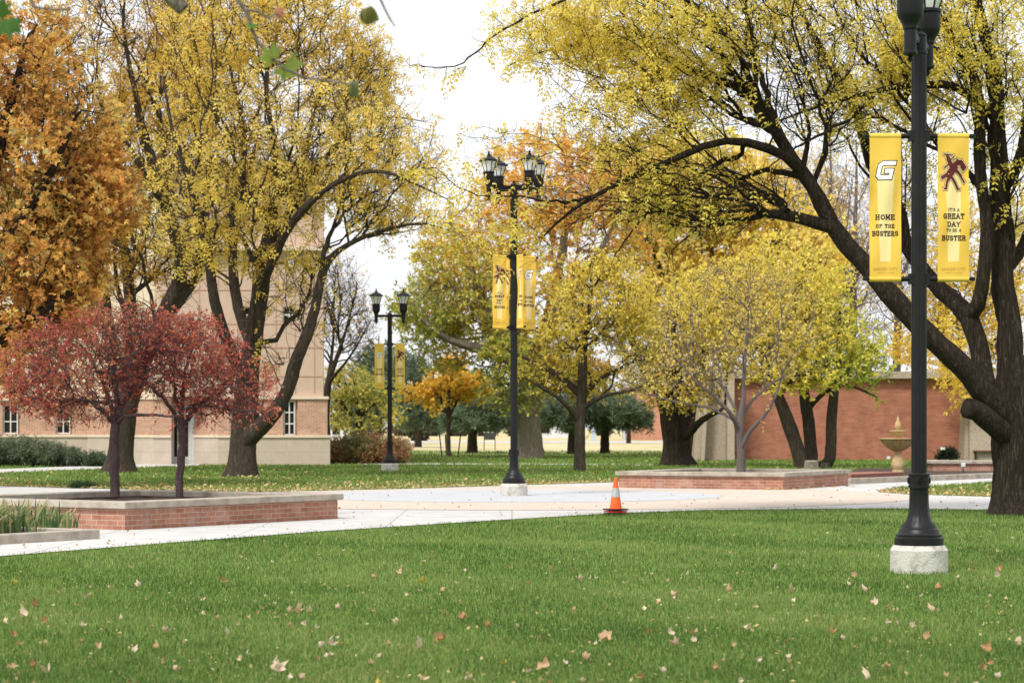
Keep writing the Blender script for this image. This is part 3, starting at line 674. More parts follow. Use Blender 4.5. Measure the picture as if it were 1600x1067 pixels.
# brick slips beside the narrow windows
for u, v, y in ((407.2, 411, YB), (460.7, 465, YB)): lbuild(MB().box(((X_(u)+X_(v))/2, y+.2, (1.2+ZP(626, YB))/2), (X_(v)-X_(u), .05, ZP(626, YB)-1.2)), 'window_reveal', M['brick_left'])
for (u, v) in wpx: lbuild(MB().box((XP(v+2.2, 97)[0], 97.2, 1.86), (.12, .05, 1.24)), 'window_reveal', M['brick_left'])
# entrance
dY = 93.6; x0, x1 = XP(262, dY)[0], XP(304, dY)[0]; zt = ZP(624, dY)
fr = MB(); xs = [x0, x0+.12, x0+.12+.22, (x0+x1)/2-.02, x1-.34, x1-.12, x1]
fr.box((x0+.05, dY, zt/2), (.1, .12, zt)); fr.box((x1-.05, dY, zt/2), (.1, .12, zt)); fr.box(((x0+x1)/2, dY, zt-.06), (x1-x0-.2, .12, .12)); fr.box(((x0+x1)/2, dY, 2.12), (x1-x0-.2, .11, .08))
df = lbuild(fr, 'door_frame', M['white_frame'])
hw = (x1-x0-.2)/2
for s in (0, 1):
    cx = x0+.1+hw*(s+.5); d = MB()
    for dx in (-1, 1): d.box((cx+dx*(hw/2-.09), dY+.01, 1.04), (.14, .05, 2.06))
    d.box((cx, dY+.01, .16), (hw-.32, .05, .30)); d.box((cx, dY+.01, 1.98), (hw-.32, .05, .16))
    dd = lbuild(d, 'door', M['white_frame']); lbuild(MB().box((cx, dY+.02, 1.1), (hw-.3, .02, 1.6)), 'pane', M['glass'], dd)
    hx = cx+(hw/2-.09)*(1 if s == 0 else -1); lbuild(MB().tube([(hx, dY-.03, .85), (hx, dY-.07, .9), (hx, dY-.07, 1.2), (hx, dY-.03, 1.25)], .014), 'handle', M['black'], dd)
lbuild(MB().box(((x0+x1)/2, dY+.02, (2.16+zt-.12)/2), (x1-x0-.2, .02, zt-.12-2.16)), 'transom', M['white_frame'])
ew = MB(); wall(ew, (XP(240, 94)[0], dY+.1), (x0, dY+.1), 0, zc+.1); wall(ew, (x1, dY+.1), (XP(345, 94)[0], dY+.1), 0, zc+.1); wall(ew, (x0-.5, dY+.07), (x1+.5, dY+.07), zt, zc+.6, (), .2)
lbuild(ew, 'entrance_wall', M['cream'])
lbuild(MB().box((XP(267, dY)[0], dY-.06, 1.72), (.16, .01, .3)), 'door_notice', M['print_white'], df)
lbuild(MB().box((XP(268, dY)[0], dY-.062, 1.4), (.14, .012, .08)), 'door_sticker', mat('green_sticker', (.02, .45, .25), .5), df)
# sign letters on the brick
ink = Ink(lambda u, v, d: Vector((u, YB-.02-d, v)))
for t, py, cx, hh in (('STUDENT', 640.5, 377, .21), ('& COMMUNITY', 649.5, 378, .15), ('SERVICES', 660.5, 379, .20), ('CENTER', 671, 377, .20)):
    ink.text(t, X_(cx), ZP(py, YB), hh, w=.60, th=.16)
lbuild(ink.mb, 'sign_lettering', mat('sign_metal', (.07, .06, .055), .5, metal=.3))
lbuild(MB().box((X_(333), 92.85, ZP(672, 92.4)), (.2, .1, .15)), 'wall_lamp', M['black'])
lbuild(MB().lathe([(0, -.06), (.13, -.04), (.16, 0), (.16, .03)], (0, 0, 0)), 'round_light', M['white_frame']).rotation_euler = (R(90), 0, 0)  # round wall light on the stucco tower, modelled unlit
rlight = [o for o in lb.children if o.name.startswith('round_light')][0]
for v_ in rlight.data.vertices: v_.co += off
rlight.location = (X_(453)-off.x, .08, ZP(411, YB))
# ---- right building
YR = 104.8
rb = empty('brick_building', (XP(1300, YR)[0], YR, 0), label='low red brick building with concrete cornice behind the fountain', cat='building'); ro = Vector(rb.location)
def rbuild(mb, name, m, parent=rb):
    mb.v = [(v[0]-ro.x, v[1]-ro.y, v[2]) for v in mb.v]; return mb.build(name, m, parent)
w_ = MB(); wall(w_, XP(1145, YR), XP(1990, YR), 0, ZP(591, YR), (), .4); w_.box((XP(1147, YR)[0]+.2, YR+12.2, ZP(591, YR)/2), (.4, 23.6, ZP(591, YR))); rbuild(w_, 'wall', M['brick_right'])
co = MB(); co.box(((XP(1140, YR)[0]+XP(1990, YR)[0])/2, YR+.05, ZP(586, YR)), (XP(1990, YR)[0]-XP(1140, YR)[0], .8, .32)); rbuild(co, 'cornice', M['aggregate'])
rbuild(MB().box(((XP(1145, YR)[0]+XP(1990, YR)[0])/2, YR+12.5, ZP(586, YR)-.1), (24.6, 23.9, .2)), 'roof', M['concrete'])
def fin(mb, a0, a1, b0, b1, y0, y1, z1, z0=0):   # tapered pier: base from a0..a1, top b0..b1 (px)
    Y = YR-.6; v = [(XP(a0, Y)[0], y0, z0), (XP(a1, Y)[0], y0, z0), (XP(a1, Y)[0], y1, z0), (XP(a0, Y)[0], y1, z0), (XP(b0, Y)[0], y0+.25, z1), (XP(b1, Y)[0], y0+.25, z1), (XP(b1, Y)[0], y1, z1), (XP(b0, Y)[0], y1, z1)]
    mb.add(v, [(0, 1, 5, 4), (1, 2, 6, 5), (2, 3, 7, 6), (3, 0, 4, 7), (4, 5, 6, 7), (3, 2, 1, 0)])
pm = MB(); fin(pm, 1081, 1091, 1096, 1103, YR-1.6, YR-.2, 4.3); fin(pm, 1091.3, 1097, 1100, 1106, YR-1.9, YR-.3, 4.3); fin(pm, 1097.2, 1132, 1104, 1133, YR-1.2, YR-.1, 4.3); fin(pm, 1132.3, 1143.5, 1133.4, 1144, YR-1.9, YR-.3, 4.3); rbuild(pm, 'concrete_pier', M['aggregate'])
pm = MB(); fin(pm, 1501, 1507, 1507, 1511, YR-1.4, YR-.02, 4.0); fin(pm, 1507.2, 1549, 1511.5, 1530, YR-1.8, YR-.03, 4.0); rbuild(pm, 'concrete_pier', M['aggregate'])
# ---- far buildings
def house(name, label, px0, px1, Y, zw, zr, depth, wm, rm, wins=()):
    a, b = XP(px0, Y)[0], XP(px1, Y)[0]; e = empty(name, ((a+b)/2, Y, 0), label=label, cat='building'); w = b-a
    MB().box((0, depth/2, zw/2), (w, depth, zw)).build('wall', wm, e)
    h = w/2+.4
    MB().add([(-h, -.4, zw+.003), (h, -.4, zw+.003), (h, depth+.4, zw+.003), (-h, depth+.4, zw+.003), (-h, depth/2, zw+zr), (h, depth/2, zw+zr)], [(0, 1, 5, 4), (2, 3, 4, 5), (0, 4, 3), (1, 2, 5), (3, 2, 1, 0)]).build('roof', rm, e)
    for (u0, u1, z0, z1) in wins:
        f = MB().box(((u0+u1)/2, -.03, (z0+z1)/2), (u1-u0+.16, .08, z1-z0+.16)).build('window', M['white_frame'], e); MB().box(((u0+u1)/2, -.08, (z0+z1)/2), (u1-u0, .03, z1-z0)).build('pane', M['glass'], f)
    return e
roofm = mat('brown_roof', (.22, .18, .15), .9, (.3, .25, .21), 2); whitew = mat('white_wall', (.62, .63, .65), .9, (.68, .69, .7), .5)
house('white_house', 'low white building far off between the left building and the bush', 490, 577, 300, 1.9, .5, 12, whitew, roofm, [(-1.2, -.2, .6, 1.6), (1.2, 2.2, .6, 1.6)])
house('far_brick_building', 'plain far salmon brick building left of the dark thick trunk', 985, 1078, 268, 6.2, .6, 20, mat('salmon_brick', (.42, .20, .13), .95, (.48, .25, .17), 1.5), roofm, [(1.9, 2.8, .2, 2.3)])
house('far_house', 'pale far house with a pinkish roof beyond the field', 826, 905, 330, 2.2, 1.6, 12, whitew, mat('pink_roof', (.5, .35, .28), .9, (.56, .4, .32), 1), [(-2, -.6, .7, 1.8), (1.5, 2.6, .7, 1.8)])
for i, (px, w) in enumerate(((928, .45), (975, .3))):
    MB().box((0, 0, 1.25), (w, w, 2.5)).box((0, 0, 2.56), (w*1.5, w*1.5, .12)).build('gate_post', mat('blue_grey_post', (.42, .5, .58), .7), None, (XP(px, 262)[0], 262, 0), label=('thick' if i == 0 else 'thin')+' pale blue grey post far off in front of the brick building', cat='post')
# ------------------------------------------------------------ planters
def planter(label, c0, u, lu, v, lv, h=.42, soil=.30, bm='brick_planter'):
    u = Vector(u).normalized(); v = Vector(v).normalized(); c0 = Vector(c0)
    e = empty('brick_planter', (c0+u*lu/2+v*lv/2).to_3d(), label=label, cat='planter'); o = (c0+u*lu/2+v*lv/2).to_3d()
    def P(a, b): p = c0+u*a+v*b; return (p.x-o.x, p.y-o.y)
    def ring(mb, i0, i1, z0, z1):   # four mitred sides
        A = [P(i0, i0), P(lu-i0, i0), P(lu-i0, lv-i0), P(i0, lv-i0)]; B = [P(i1, i1), P(lu-i1, i1), P(lu-i1, lv-i1), P(i1, lv-i1)]
        for k in range(4):
            j = (k+1) % 4; q = [A[k], A[j], B[j], B[k]]
            vs = [(*p, z0) for p in q]+[(*p, z1) for p in q]
            mb.add(vs, [(0, 1, 5, 4), (2, 3, 7, 6), (4, 5, 6, 7), (3, 2, 1, 0)])
        return mb
    ring(MB(), 0, .3, 0, h-.10).build('wall', M[bm], e); ring(MB(), -.07, .36, h-.10, h).build('coping', M['coping'], e, bevel=.012)
    q = [P(.31, .31), P(lu-.31, .31), P(lu-.31, lv-.31), P(.31, lv-.31)]
    n = 26; vs = []; rr = random.Random(5)
    for i in range(n+1):
        for j in range(n+1):
            x, y = P(.31+(lu-.62)*i/n, .31+(lv-.62)*j/n); vs.append((x, y, soil+(rr.uniform(-.012, .03) if 0 < i < n and 0 < j < n else 0)))
    MB().add(vs, [(i*(n+1)+j, (i+1)*(n+1)+j, (i+1)*(n+1)+j+1, i*(n+1)+j+1) for i in range(n) for j in range(n)], True).build('soil', M['soil'], e)
    return e
planter('square brick planter with concrete coping holding the two red trees', (-5.63, 33.1), (.551, .835), 5.03, (-.835, .551), 4.4)
planter('brick planter with concrete coping holding the sparse grey-barked tree', (6.49, 54.5), (.45, .893), 4.9, (-.893, .45), 4.3)
lp = Vector((*XP(1458, 76), 0)); planter('low brick planter half hidden behind the big right trunk', (lp.x, lp.y), (1, 0), 4.2, (0, 1), 2.2, h=.39, soil=.3)
# curbed bed with irises
b1 = Vector((-5.52, 30.5)); uu = Vector((.551, .835)); vv = Vector((-.835, .551))
def bedpoly(a0, a1, b0, b1_): return [tuple(b1+uu*a+vv*b) for a, b in ((a0, b0), (a1, b0), (a1, b1_), (a0, b1_))]
cb = MB(); cb.prism(bedpoly(-9, 0, 0, .16), 0, .14); cb.prism(bedpoly(-.16, 0, .163, 2.4), 0, .14)
e = cb.build('kerb_bed', M['coping'], bevel=.015, label='low concrete kerb round the iris bed at the left edge', cat='kerb'); sb = MB().prism(bedpoly(-9, -.17, .17, 2.4), 0, .09).build('bed_soil', M['soil'], e)
def blade_clump(name, label, cx, cy, z, n, h, w, rad, seed, pal, cat='plant'):
    r = np.random.default_rng(seed); K = 6; a = r.uniform(0, 2*PI, n); rd = rad*np.sqrt(r.uniform(0, 1, n)); B = np.stack([cx+rd*np.cos(a)*1.0, cy+rd*np.sin(a), np.full(n, z)], 1)
    b = r.uniform(0, 2*PI, n); ln = r.uniform(.05, .75, n); Ld = np.stack([np.cos(b), np.sin(b), np.zeros(n)], 1); H = h*r.uniform(.45, 1.1, n); V = []; s = np.stack([-np.sin(b+.8), np.cos(b+.8), np.zeros(n)], 1)
    for k in range(K):
        t = k/(K-1); p = B+Ld*(H*ln*t**2)[:, None]+np.array([0, 0, 1])*(H*(t-.35*ln*t**3))[:, None]; ww = w*(1-.15*t)*(1 if t < .7 else (1-t)/.3+.02)
        V += [p-s*ww/2, p+s*ww/2]
    V = np.stack(V, 1); o = (np.arange(n)*2*K)[:, None]; Q = np.vstack([o+np.array([[2*k, 2*k+1, 2*k+3, 2*k+2]]) for k in range(K-1)])
    col = palette(pal, r.uniform(0, 1, n)); cc = np.repeat(col[:, None], 2*K, 1)
    dry = r.uniform(0, 1, n) < .3
    for k in range(K-2, K): cc[dry, 2*k:2*k+2] = np.array([.55, .46, .24])
    c = np.array([cx, cy, z]); return link(name, np_mesh(name, V.reshape(-1, 3)-c, [Q], col=cc.reshape(-1, 3)), M['leaf'], None, tuple(c), label=label, cat=cat)
IP = [(.07, .13, .05), (.12, .21, .08), (.18, .27, .11), (.32, .33, .14), (.55, .47, .24)]
for i, (px, Y, n, h, rad, lab) in enumerate(((22, 31.0, 130, .50, .42, 'tall iris clump with yellowed tips nearest the left edge of the bed'), (62, 31.6, 80, .42, .32, 'middle iris clump with leaning blades in the kerbed bed'), (95, 32, 50, .34, .24, 'small low iris clump at the right end of the bed'), (-30, 30.6, 120, .5, .4, 'iris clump at the extreme left of the bed'))):
    blade_clump('iris_plant', lab, XP(px, Y)[0], Y, .09, n, h, .035, rad, 20+i, IP)
# fountain bed
fb = sheet('mulch_bed', [(1332, 753), (1560, 743), (1900, 735), (1900, 729), (1560, 733), (1335, 734)], .06, M['soil'], kind='structure')
kb = MB(); P0, P1 = gp(1330, 757), gp(1900, 733)
for a, b in ((P0, P1),):
    d = (b-a).normalized(); q = Vector((-d.y, d.x, 0))*.3; kb.prism([a[:2], b[:2], (b+q)[:2], (a+q)[:2]], 0, .16)
kb.build('stone_kerb', M['coping'], bevel=.01, label='long grey kerb in front of the mulch bed with the fountain', cat='kerb')
P0, P1 = gp(1330, 750), gp(1412, 746); d = (P1-P0).normalized(); q = Vector((-d.y, d.x, 0))*1.1
MB().prism([P0[:2], P1[:2], (P1+q)[:2], (P0+q)[:2]], 0, .17).build('edging_slab', mat('red_slab', (.26, .10, .075), .9, (.33, .15, .11), 6), bevel=.01, label='dull red edging slab left of the fountain foot', cat='slab')
fx, fy = XP(1403, 72.5); FT = mat('fountain_stone', (.40, .27, .12), .75, (.56, .43, .24), 7, 7, .3, 40)
ft = empty('fountain', (fx, fy, .06), label='tan two-tier stone fountain with fluted bowls in the mulch bed', cat='fountain')
MB().lathe([(.19, 0), (.19, .07), (.165, .09), (.20, .17), (.215, .27), (.18, .42), (.11, .56), (.095, .63), (.13, .66), (.13, .69)], n=32).build('pedestal', FT, ft)
MB().lathe([(.12, .69), (.25, .74), (.42, .87), (.53, 1.0), (.57, 1.06), (.60, 1.08), (.60, 1.11), (.55, 1.11), (.5, 1.05), (.1, 1.0)], n=144, flute=24, fa=.10, fz=(.72, 1.07)).build('bowl', FT, ft)
MB().lathe([(.10, 1.0), (.09, 1.12), (.11, 1.15), (.18, 1.2), (.24, 1.30), (.27, 1.33), (.27, 1.36), (.23, 1.36), (.08, 1.32)], n=96, flute=16, fa=.09, fz=(1.16, 1.31)).build('upper_bowl', FT, ft)
MB().lathe([(.06, 1.32), (.06, 1.38), (.09, 1.42), (.105, 1.50), (.08, 1.60), (.04, 1.68), (.05, 1.71), (.02, 1.76), (.03, 1.79), (0, 1.82)], n=24).build('finial', FT, ft)
# small fittings by the wall
def fitting(name, label, px, Y, z, body, m='concrete', stake=.3):
    e = empty(name, (XP(px, Y)[0], Y, 0), label=label, cat=name.replace('_', ' '))
    MB().box((0, 0, z), body).build('housing', M[m], e, bevel=.01); MB().tube([(0, 0, 0), (0, 0, z-body[2]/2)], .02).build('stake', M['black'], e); MB().box((0, -body[1]/2-.008, z), (body[0]*.8, .012, body[2]*.7)).build('lens', M['milk'], e)
fitting('flood_light', 'small pale floodlight on a stake before the brick wall', 1473, 103, .55, (.22, .12, .14))
fitting('spot_light', 'small round-looking spotlight at the wall foot left of the fountain', 1388, 103, .14, (.16, .16, .16))
fitting('utility_box', 'grey utility box on a stub in the mulch beside the low planter', 1505, 73.5, .30, (.14, .1, .16))
be = empty('bench', (XP(1541, 103)[0], 103, 0), label='dark wooden bench half hidden behind the right trunk', cat='bench')
MB().box((0, 0, .45), (1.2, .4, .05)).build('seat', mat('bench_wood', (.16, .07, .04), .7, (.22, .1, .06), 4), be); MB().box((0, .2, .72), (1.2, .04, .3)).build('backrest', mat('bench_wood2', (.16, .07, .04), .7), be)
for s in (-.5, .5): MB().box((s, 0, .212), (.06, .36, .42)).build('leg', M['black'], be)
# ------------------------------------------------------------ street lamps
lampM = M['black']
def lantern(parent, x, y, z, sc_l=1.0):
    n = 8; e = MB().lathe([(.0, 0), (.022, .015), (.03, .04), (.018, .06), (.055, .075), (.075, .09), (.075, .11), (.062, .125), (.062, .33), (.075, .345), (.075, .365), (.085, .40), (.125, .46), (.135, .5), (.135, .66), (.15, .67), (.15, .70)], (0, 0, 0), 32, 16, .07, (.125, .66), rot=0)
    o = e.build('lantern', lampM, parent, (x, y, z)); o.scale = (sc_l, sc_l, sc_l*1.0)
    def ngon(r, zz): return [(r*math.cos(2*PI*(k+.5)/n), r*math.sin(2*PI*(k+.5)/n), zz) for k in range(n)]
    g = MB(); lo, hi = ngon(.118, .70), ngon(.205, .97); g.add(lo+hi, [(k, (k+1) % n, n+(k+1) % n, n+k) for k in range(n)]); g.build('glass', M['milk'], o)
    c = MB()
    for k in range(n): a, b = lo[k], hi[k]; c.tube([a, b], .010, 4, False)
    for ring_, rr in ((hi, .012), (lo, .012)):
        for k in range(n): c.tube([ring_[k], ring_[(k+1) % n]], rr, 4, False)
    c.build('cage', lampM, o)
    MB().lathe([(.245, .965), (.25, .985), (.235, 1.0), (.15, 1.06), (.07, 1.10), (.045, 1.11), (.045, 1.14), (.02, 1.15), (.028, 1.19), (.012, 1.22), (0, 1.24)], n=16, smooth=False).build('cap', lampM, o)
def lamp(label, px, py, top, zb, zt, headang, rad, arms, group):
    p = gp(px, py); e = empty('street_lamp', p, label=label, cat='street lamp', group=group)
    MB().lathe([(.298, -.03), (.298, .235), (.262, .285)], n=40).build('concrete_footing', M['concrete'], e)
    MB().lathe([(.253, .285), (.253, .36), (.235, .372), (.235, .395), (.215, .41), (.20, .45), (.185, .46), (.178, .49), (.135, .535), (.112, .60), (.102, .70), (.098, .86), (.098, .875)], n=48, flute=12, fa=.05, fz=(.5, .87)).build('base', lampM, e)
    cl = MB().lathe([(.113, .875), (.113, .90), (.106, .905), (.106, 1.0), (.113, 1.005), (.113, 1.02), (.10, 1.03), (.085, 1.035)], n=32).build('collar', lampM, e)
    md = MB()
    for k in range(4): a = k*PI/2-PI/2; md.lathe([(0, -.012), (.018, -.01), (.03, 0), (.036, 0), (.036, -.012)], (0, 0, 0), 16)
    mm_ = MB()
    for k in range(4):
        a = k*PI/2-PI/2+.0
        for j in range(16):
            g0, g1 = 2*PI*j/16, 2*PI*(j+1)/16
            def q(g, r_): return (math.cos(a)*.112-math.sin(a)*math.cos(g)*r_, math.sin(a)*.112+math.cos(a)*math.cos(g)*r_, .952+math.sin(g)*r_)
            mm_.tube([q(g0, .034), q(g1, .034)], .004, 4); 
            if j % 4 == 0: mm_.tube([q(g0, .005), q(g0, .026)], .006, 4)
    mm_.build('medallions', lampM, cl)
    MB().lathe([(.080, 1.03), (.080, top-.12)], n=48, flute=12, fa=.12, fz=(0, 99)).build('pole', lampM, e)
    MB().lathe([(.088, top-.13), (.088, top-.10), (.075, top-.09), (.075, top+.05), (.085, top+.06), (.06, top+.09), (.02, top+.11), (.03, top+.14), (0, top+.17)], n=24).build('post_cap', lampM, e)
    for a in headang:
        c, s = math.cos(a), math.sin(a); mb = MB()
        mb.box((c*rad/2, s*rad/2, top-.0), (rad-.02, .045, .085), a); mb.box((c*rad/2, s*rad/2, top), (rad-.06, .06, .05), a); mb.build('head_arm', lampM, e)
        lantern(e, c*rad, s*rad, top-.29, .86 if len(headang) > 2 else 1.0)
    for a in arms:
        c, s = math.cos(a), math.sin(a)
        for z in (zb, zt):
            m2 = MB(); m2.tube([(c*.06, s*.06, z), (c*.545, s*.545, z)], .018, 10); m2.lathe([(.026, -.02), (.032, 0), (.026, .02)], (c*.555, s*.555, z), 10); m2.box((c*.085, s*.085, z), (.05, .09, .11), a); m2.tube([(c*.1, s*.1, z), (c*.2, s*.2, z)], .027, 10); m2.build('banner_arm', lampM, e)
    return e, p
ga = math.atan2(.45, .17)
def banner(kind, label, lampp, z0, z1, ang, side, k, seed):
    """cloth hangs between the two arms; ang = arm direction with positive x, side = -1 left / +1 right"""
    c, s = math.cos(ang), math.sin(ang); W = .325; r0 = .19; cx = side*(r0+W/2); Hh = z1-z0
    e = empty('banner', (lampp[0]+c*cx, lampp[1]+s*cx, z0), ang, label=label, cat='banner', group='yellow college banners')
    ph = seed*1.7
    def warp(x, z, d=0.0):   # x -W/2..W/2, z 0..H ; folds fade at the rods
        f = math.sin(PI*min(max(z/Hh, 0), 1)); y = f*(.020*math.sin(9*x+ph+z*2.2)+.013*math.sin(24*x-z*4+ph)+.010*math.sin(7*z+ph*2))
        return Vector((x, y-.022-d, z))
    nx, ny = 16, 60; v = []; f = []
    for j in range(ny+1):
        for i in range(nx+1): v.append(warp(-W/2+W*i/nx, Hh*j/ny))
    for j in range(ny):
        for i in range(nx): a = j*(nx+1)+i; f.append((a, a+1, a+nx+2, a+nx+1))
    MB().add(v, f, True).build('cloth', M['yellow'], e)
    for zz in (0, Hh): MB().tube([(-W/2, 0, zz), (W/2, 0, zz)], .030, 12).build('sleeve', M['yellow'], e)
    st = MB(); rows = 40; z_a, z_b = Hh*.12, Hh*.80     # pale tapering beam of the print
    for j in range(rows):
        q0, q1 = j/rows, (j+1)/rows; zz0, zz1 = z_a+(z_b-z_a)*q0, z_a+(z_b-z_a)*q1; w0, w1 = .055+.035*q0, .055+.035*q1
        for i in range(6):
            u0, u1 = -1+i/3, -1+(i+1)/3; st.add([warp(u0*w0, zz0, .0006), warp(u1*w0, zz0, .0006), warp(u1*w1, zz1, .0006), warp(u0*w1, zz1, .0006)], [(0, 1, 2, 3)], True)
    st.build('pale_print', M['pale'], e)
    ik = Ink(lambda u, v_, d: warp(u, v_, .0012+d)); T = lambda t, zc, h, **kw: ik.text(t, 0, zc, h, **kw)
    y_ = lambda q: Hh*(1-q)
    if kind == 'G':
        T('HOME', y_(.588), .058, w=.74, th=.2, sp=.16); T('OF THE', y_(.645), .042, w=.7, th=.2, sp=.15); T('BUSTERS', y_(.702), .056, w=.56, th=.2, sp=.13)
        path = [(1.0, .93), (.28, .93), (.10, .80), (.10, .20), (.24, .07), (.90, .07), (.92, .46), (.60, .46)]
        def G(w, m, d, nm):
            g = Ink(lambda u, v_, dd: warp(-.098+.155*u+.035*v_, y_(.30)+.172*v_, d+dd*.5)); g.stroke(path, w); g.mb.build(nm, m, e)
        G(.36, M['ink'], .0014, 'emblem_outline'); G(.25, M['print_white'], .0030, 'emblem')
    else:
        T("IT'S A", y_(.530), .034, w=.64, th=.18, sp=.15); T('GREAT', y_(.583), .058, w=.64, th=.2, sp=.14); T('DAY', y_(.638), .054, w=.74, th=.2, sp=.14)
        T('TO BE A', y_(.672), .032, w=.62, th=.18, sp=.15); T('BUSTER', y_(.735), .056, w=.60, th=.2, sp=.14)
        strk = [([(.32, .40), (.52, .60)], .25), ([(.48, .58), (.62, .72), (.80, .74), (.92, .62)], .16), ([(.80, .62), (.88, .55)], .08), ([(.55, .52), (.72, .44), (.92, .22)], .08), ([(.62, .55), (.80, .40), (.84, .30)], .07),
                ([(.32, .36), (.24, .20), (.20, .04)], .10), ([(.40, .36), (.55, .20), (.66, .04)], .10), ([(.20, .04), (.14, .03)], .06), ([(.66, .04), (.74, .02)], .06), ([(.24, .40), (.08, .34)], .12), ([(.42, .62), (.32, .80)], .17), ([(.30, .80), (.26, .92)], .12),
                ([(.36, .72), (.16, .60)], .06), ([(.14, .96), (.46, .93)], .05), ([(.38, .80), (.52, .90)], .05), ([(.70, .80), (.58, .84)], .05)]
        for ex, m, d, nm in ((.060, M['ink'], .0014, 'emblem_outline'), (.030, M['pale'], .0030, 'emblem_edge'), (-.01, M['maroon'], .0046, 'emblem')):
            g = Ink(lambda u, v_, dd: warp(-.135+.27*u, y_(.378)+.40*v_*.96-.0, d+dd*.5))
            for pth, w in strk: g.stroke(pth, w+ex)
            g.mb.build(nm, m, e)
    ik.mb.build('lettering', M['ink'], e)
    ik2 = Ink(lambda u, v_, d: warp(u, v_, .0012+d)); ik2.text('GARDEN CITY', 0, y_(.942), .030, w=.70, th=.12, sp=.13, serif=.2); ik2.text('COMMUNITY COLLEGE', 0, y_(.962), .012, w=.75, th=.12, sp=.2, serif=.1); ik2.mb.build('small_lettering', M['ink_soft'], e)
    return e
L1, p1 = lamp('black twin-head street lamp standing in the front lawn', 1436, 894, 5.50, 3.04, 4.52, (ga, ga+PI), .48, (0, PI), 'black street lamps')
banner('G', 'yellow banner reading HOME OF THE BUSTERS on the front lawn lamp', p1, 3.04, 4.52, 0, -1, 0, 1)
banner('B', 'yellow banner reading GREAT DAY TO BE A BUSTER on the front lawn lamp', p1, 3.04, 4.52, 0, 1, 0, 2)
ha = math.atan2(.40, .26)
L3, p3 = lamp('black twin-head street lamp in the far lawn before the reddish bush', 609, 736.5, 5.32, 2.84, 4.35, (ha+PI*.5+.5, ha-PI*.5+.5), .47, (0, PI), 'black street lamps')
banner('G', 'small yellow HOME OF THE BUSTERS banner on the far lawn lamp', p3, 2.84, 4.35, 0, -1, 0, 3)
banner('B', 'small yellow GREAT DAY banner with horse emblem on the far lawn lamp', p3, 2.84, 4.35, 0, 1, 0, 4)
t2 = R(25); h2 = R(32)
L2, p2 = lamp('tall black four-head street lamp at the centre of the grey paving', 803, 775.5, 6.72, 3.68, 5.22, (h2, h2+PI/2, h2+PI, h2+1.5*PI), .64, (t2, t2+PI/2, t2+PI, t2+1.5*PI), 'black street lamps')
banner('B', 'outer left GREAT DAY banner on the four-head lamp', p2, 3.68, 5.22, t2, -1, 0, 5)
banner('B', 'narrow-looking GREAT DAY banner close against the left of the four-head pole', p2, 3.68, 5.22, t2-PI/2, -1, 0, 6)
banner('G', 'outer right HOME OF THE BUSTERS banner on the four-head lamp', p2, 3.68, 5.22, t2, 1, 0, 7)
banner('G', 'turned HOME OF THE BUSTERS banner close against the right of the four-head pole', p2, 3.68, 5.22, t2-PI/2, 1, 0, 8)
# ------------------------------------------------------------ traffic cone
cp = gp(962, 803.5, .012); ce = empty('traffic_cone', cp, R(20), label='orange traffic cone with a grey reflective band at the lawn edge', cat='traffic cone')
orange = mat('cone_orange', (.86, .10, .012), .5, (.92, .17, .03), 8, spec=.4); cred = mat('cone_red', (.62, .03, .04), .5)
def cr_(z): return .105-(.105-.028)*(z-.10)/.52
MB().lathe([(cr_(.10), .10), (cr_(.31), .31), (cr_(.31)-.002, .311), (cr_(.46), .46), (cr_(.62), .62), (.02, .628), (0, .629)], n=32).build('body', orange, ce)
MB().lathe([(cr_(.30)+.003, .30), (cr_(.455)+.003, .455)], n=32).build('reflective_band', mat('band_grey', (.36, .40, .38), .5, (.52, .55, .53), 25), ce)
for z, w, m, nm in ((.016, .36, M['black'], 'base_plate'), (.052, .34, cred, 'base_plate'), (.088, .37, M['black'], 'base_plate')):
    MB().prism([(w/2*x_, w/2*y_) for x_, y_ in ((-.7, -1), (.7, -1), (1, -.7), (1, .7), (.7, 1), (-.7, 1), (-1, .7), (-1, -.7))], z-.012, z+.012).build(nm, m, ce)
MB().lathe([(.12, .0), (.115, .095)], n=24).build('lower_cones', cred, ce)
# ------------------------------------------------------------ signs beyond the lawn
def sign(name, label, px, Y, ztop, shape, post='rust'):
    e = empty(name, (XP(px, Y)[0], Y, 0), label=label, cat='road sign'); MB().tube([(0, 0, 0), (0, 0, ztop+.02)], .035, 6).build('post', mat('rusty_post', (.22, .09, .05), .8), e)
    MB().add([(x, -.05, z) for x, z in shape]+[(x, -.04, z) for x, z in shape], [tuple(range(len(shape))), tuple(range(2*len(shape)-1, len(shape)-1, -1))]+[(i, (i+1) % len(shape)+0, (i+1) % len(shape)+len(shape), i+len(shape)) for i in range(len(shape))]).build('plate', mat('sign_back', (.42, .43, .44), .5, (.5, .51, .52), 4), e)
sign('road_sign', 'pale triangular road sign pointing down on a rusty post', 616, 165, 2.2, [(-.36, 2.2), (.36, 2.2), (0, 1.55)])
sign('road_sign', 'small pale rectangular road sign left of the far lamp pole', 604.5, 165, 2.1, [(-.2, 1.55), (.2, 1.55), (.2, 2.15), (-.2, 2.15)])
nb = empty('notice_board', (XP(765, 150)[0], 150, 0), label='dark notice board on two thin posts in the far lawn', cat='notice board')
for s in (-.36, .36): MB().box((s, 0, .62), (.05, .05, 1.24)).build('post', M['black'], nb)
MB().box((0, -.03, .93), (.74, .05, .46)).build('board', mat('board_green', (.03, .04, .035), .6, (.05, .06, .05), 5), nb); MB().box((0, -.02, 1.2), (.82, .08, .05)).build('top_rail', M['concrete'], nb)
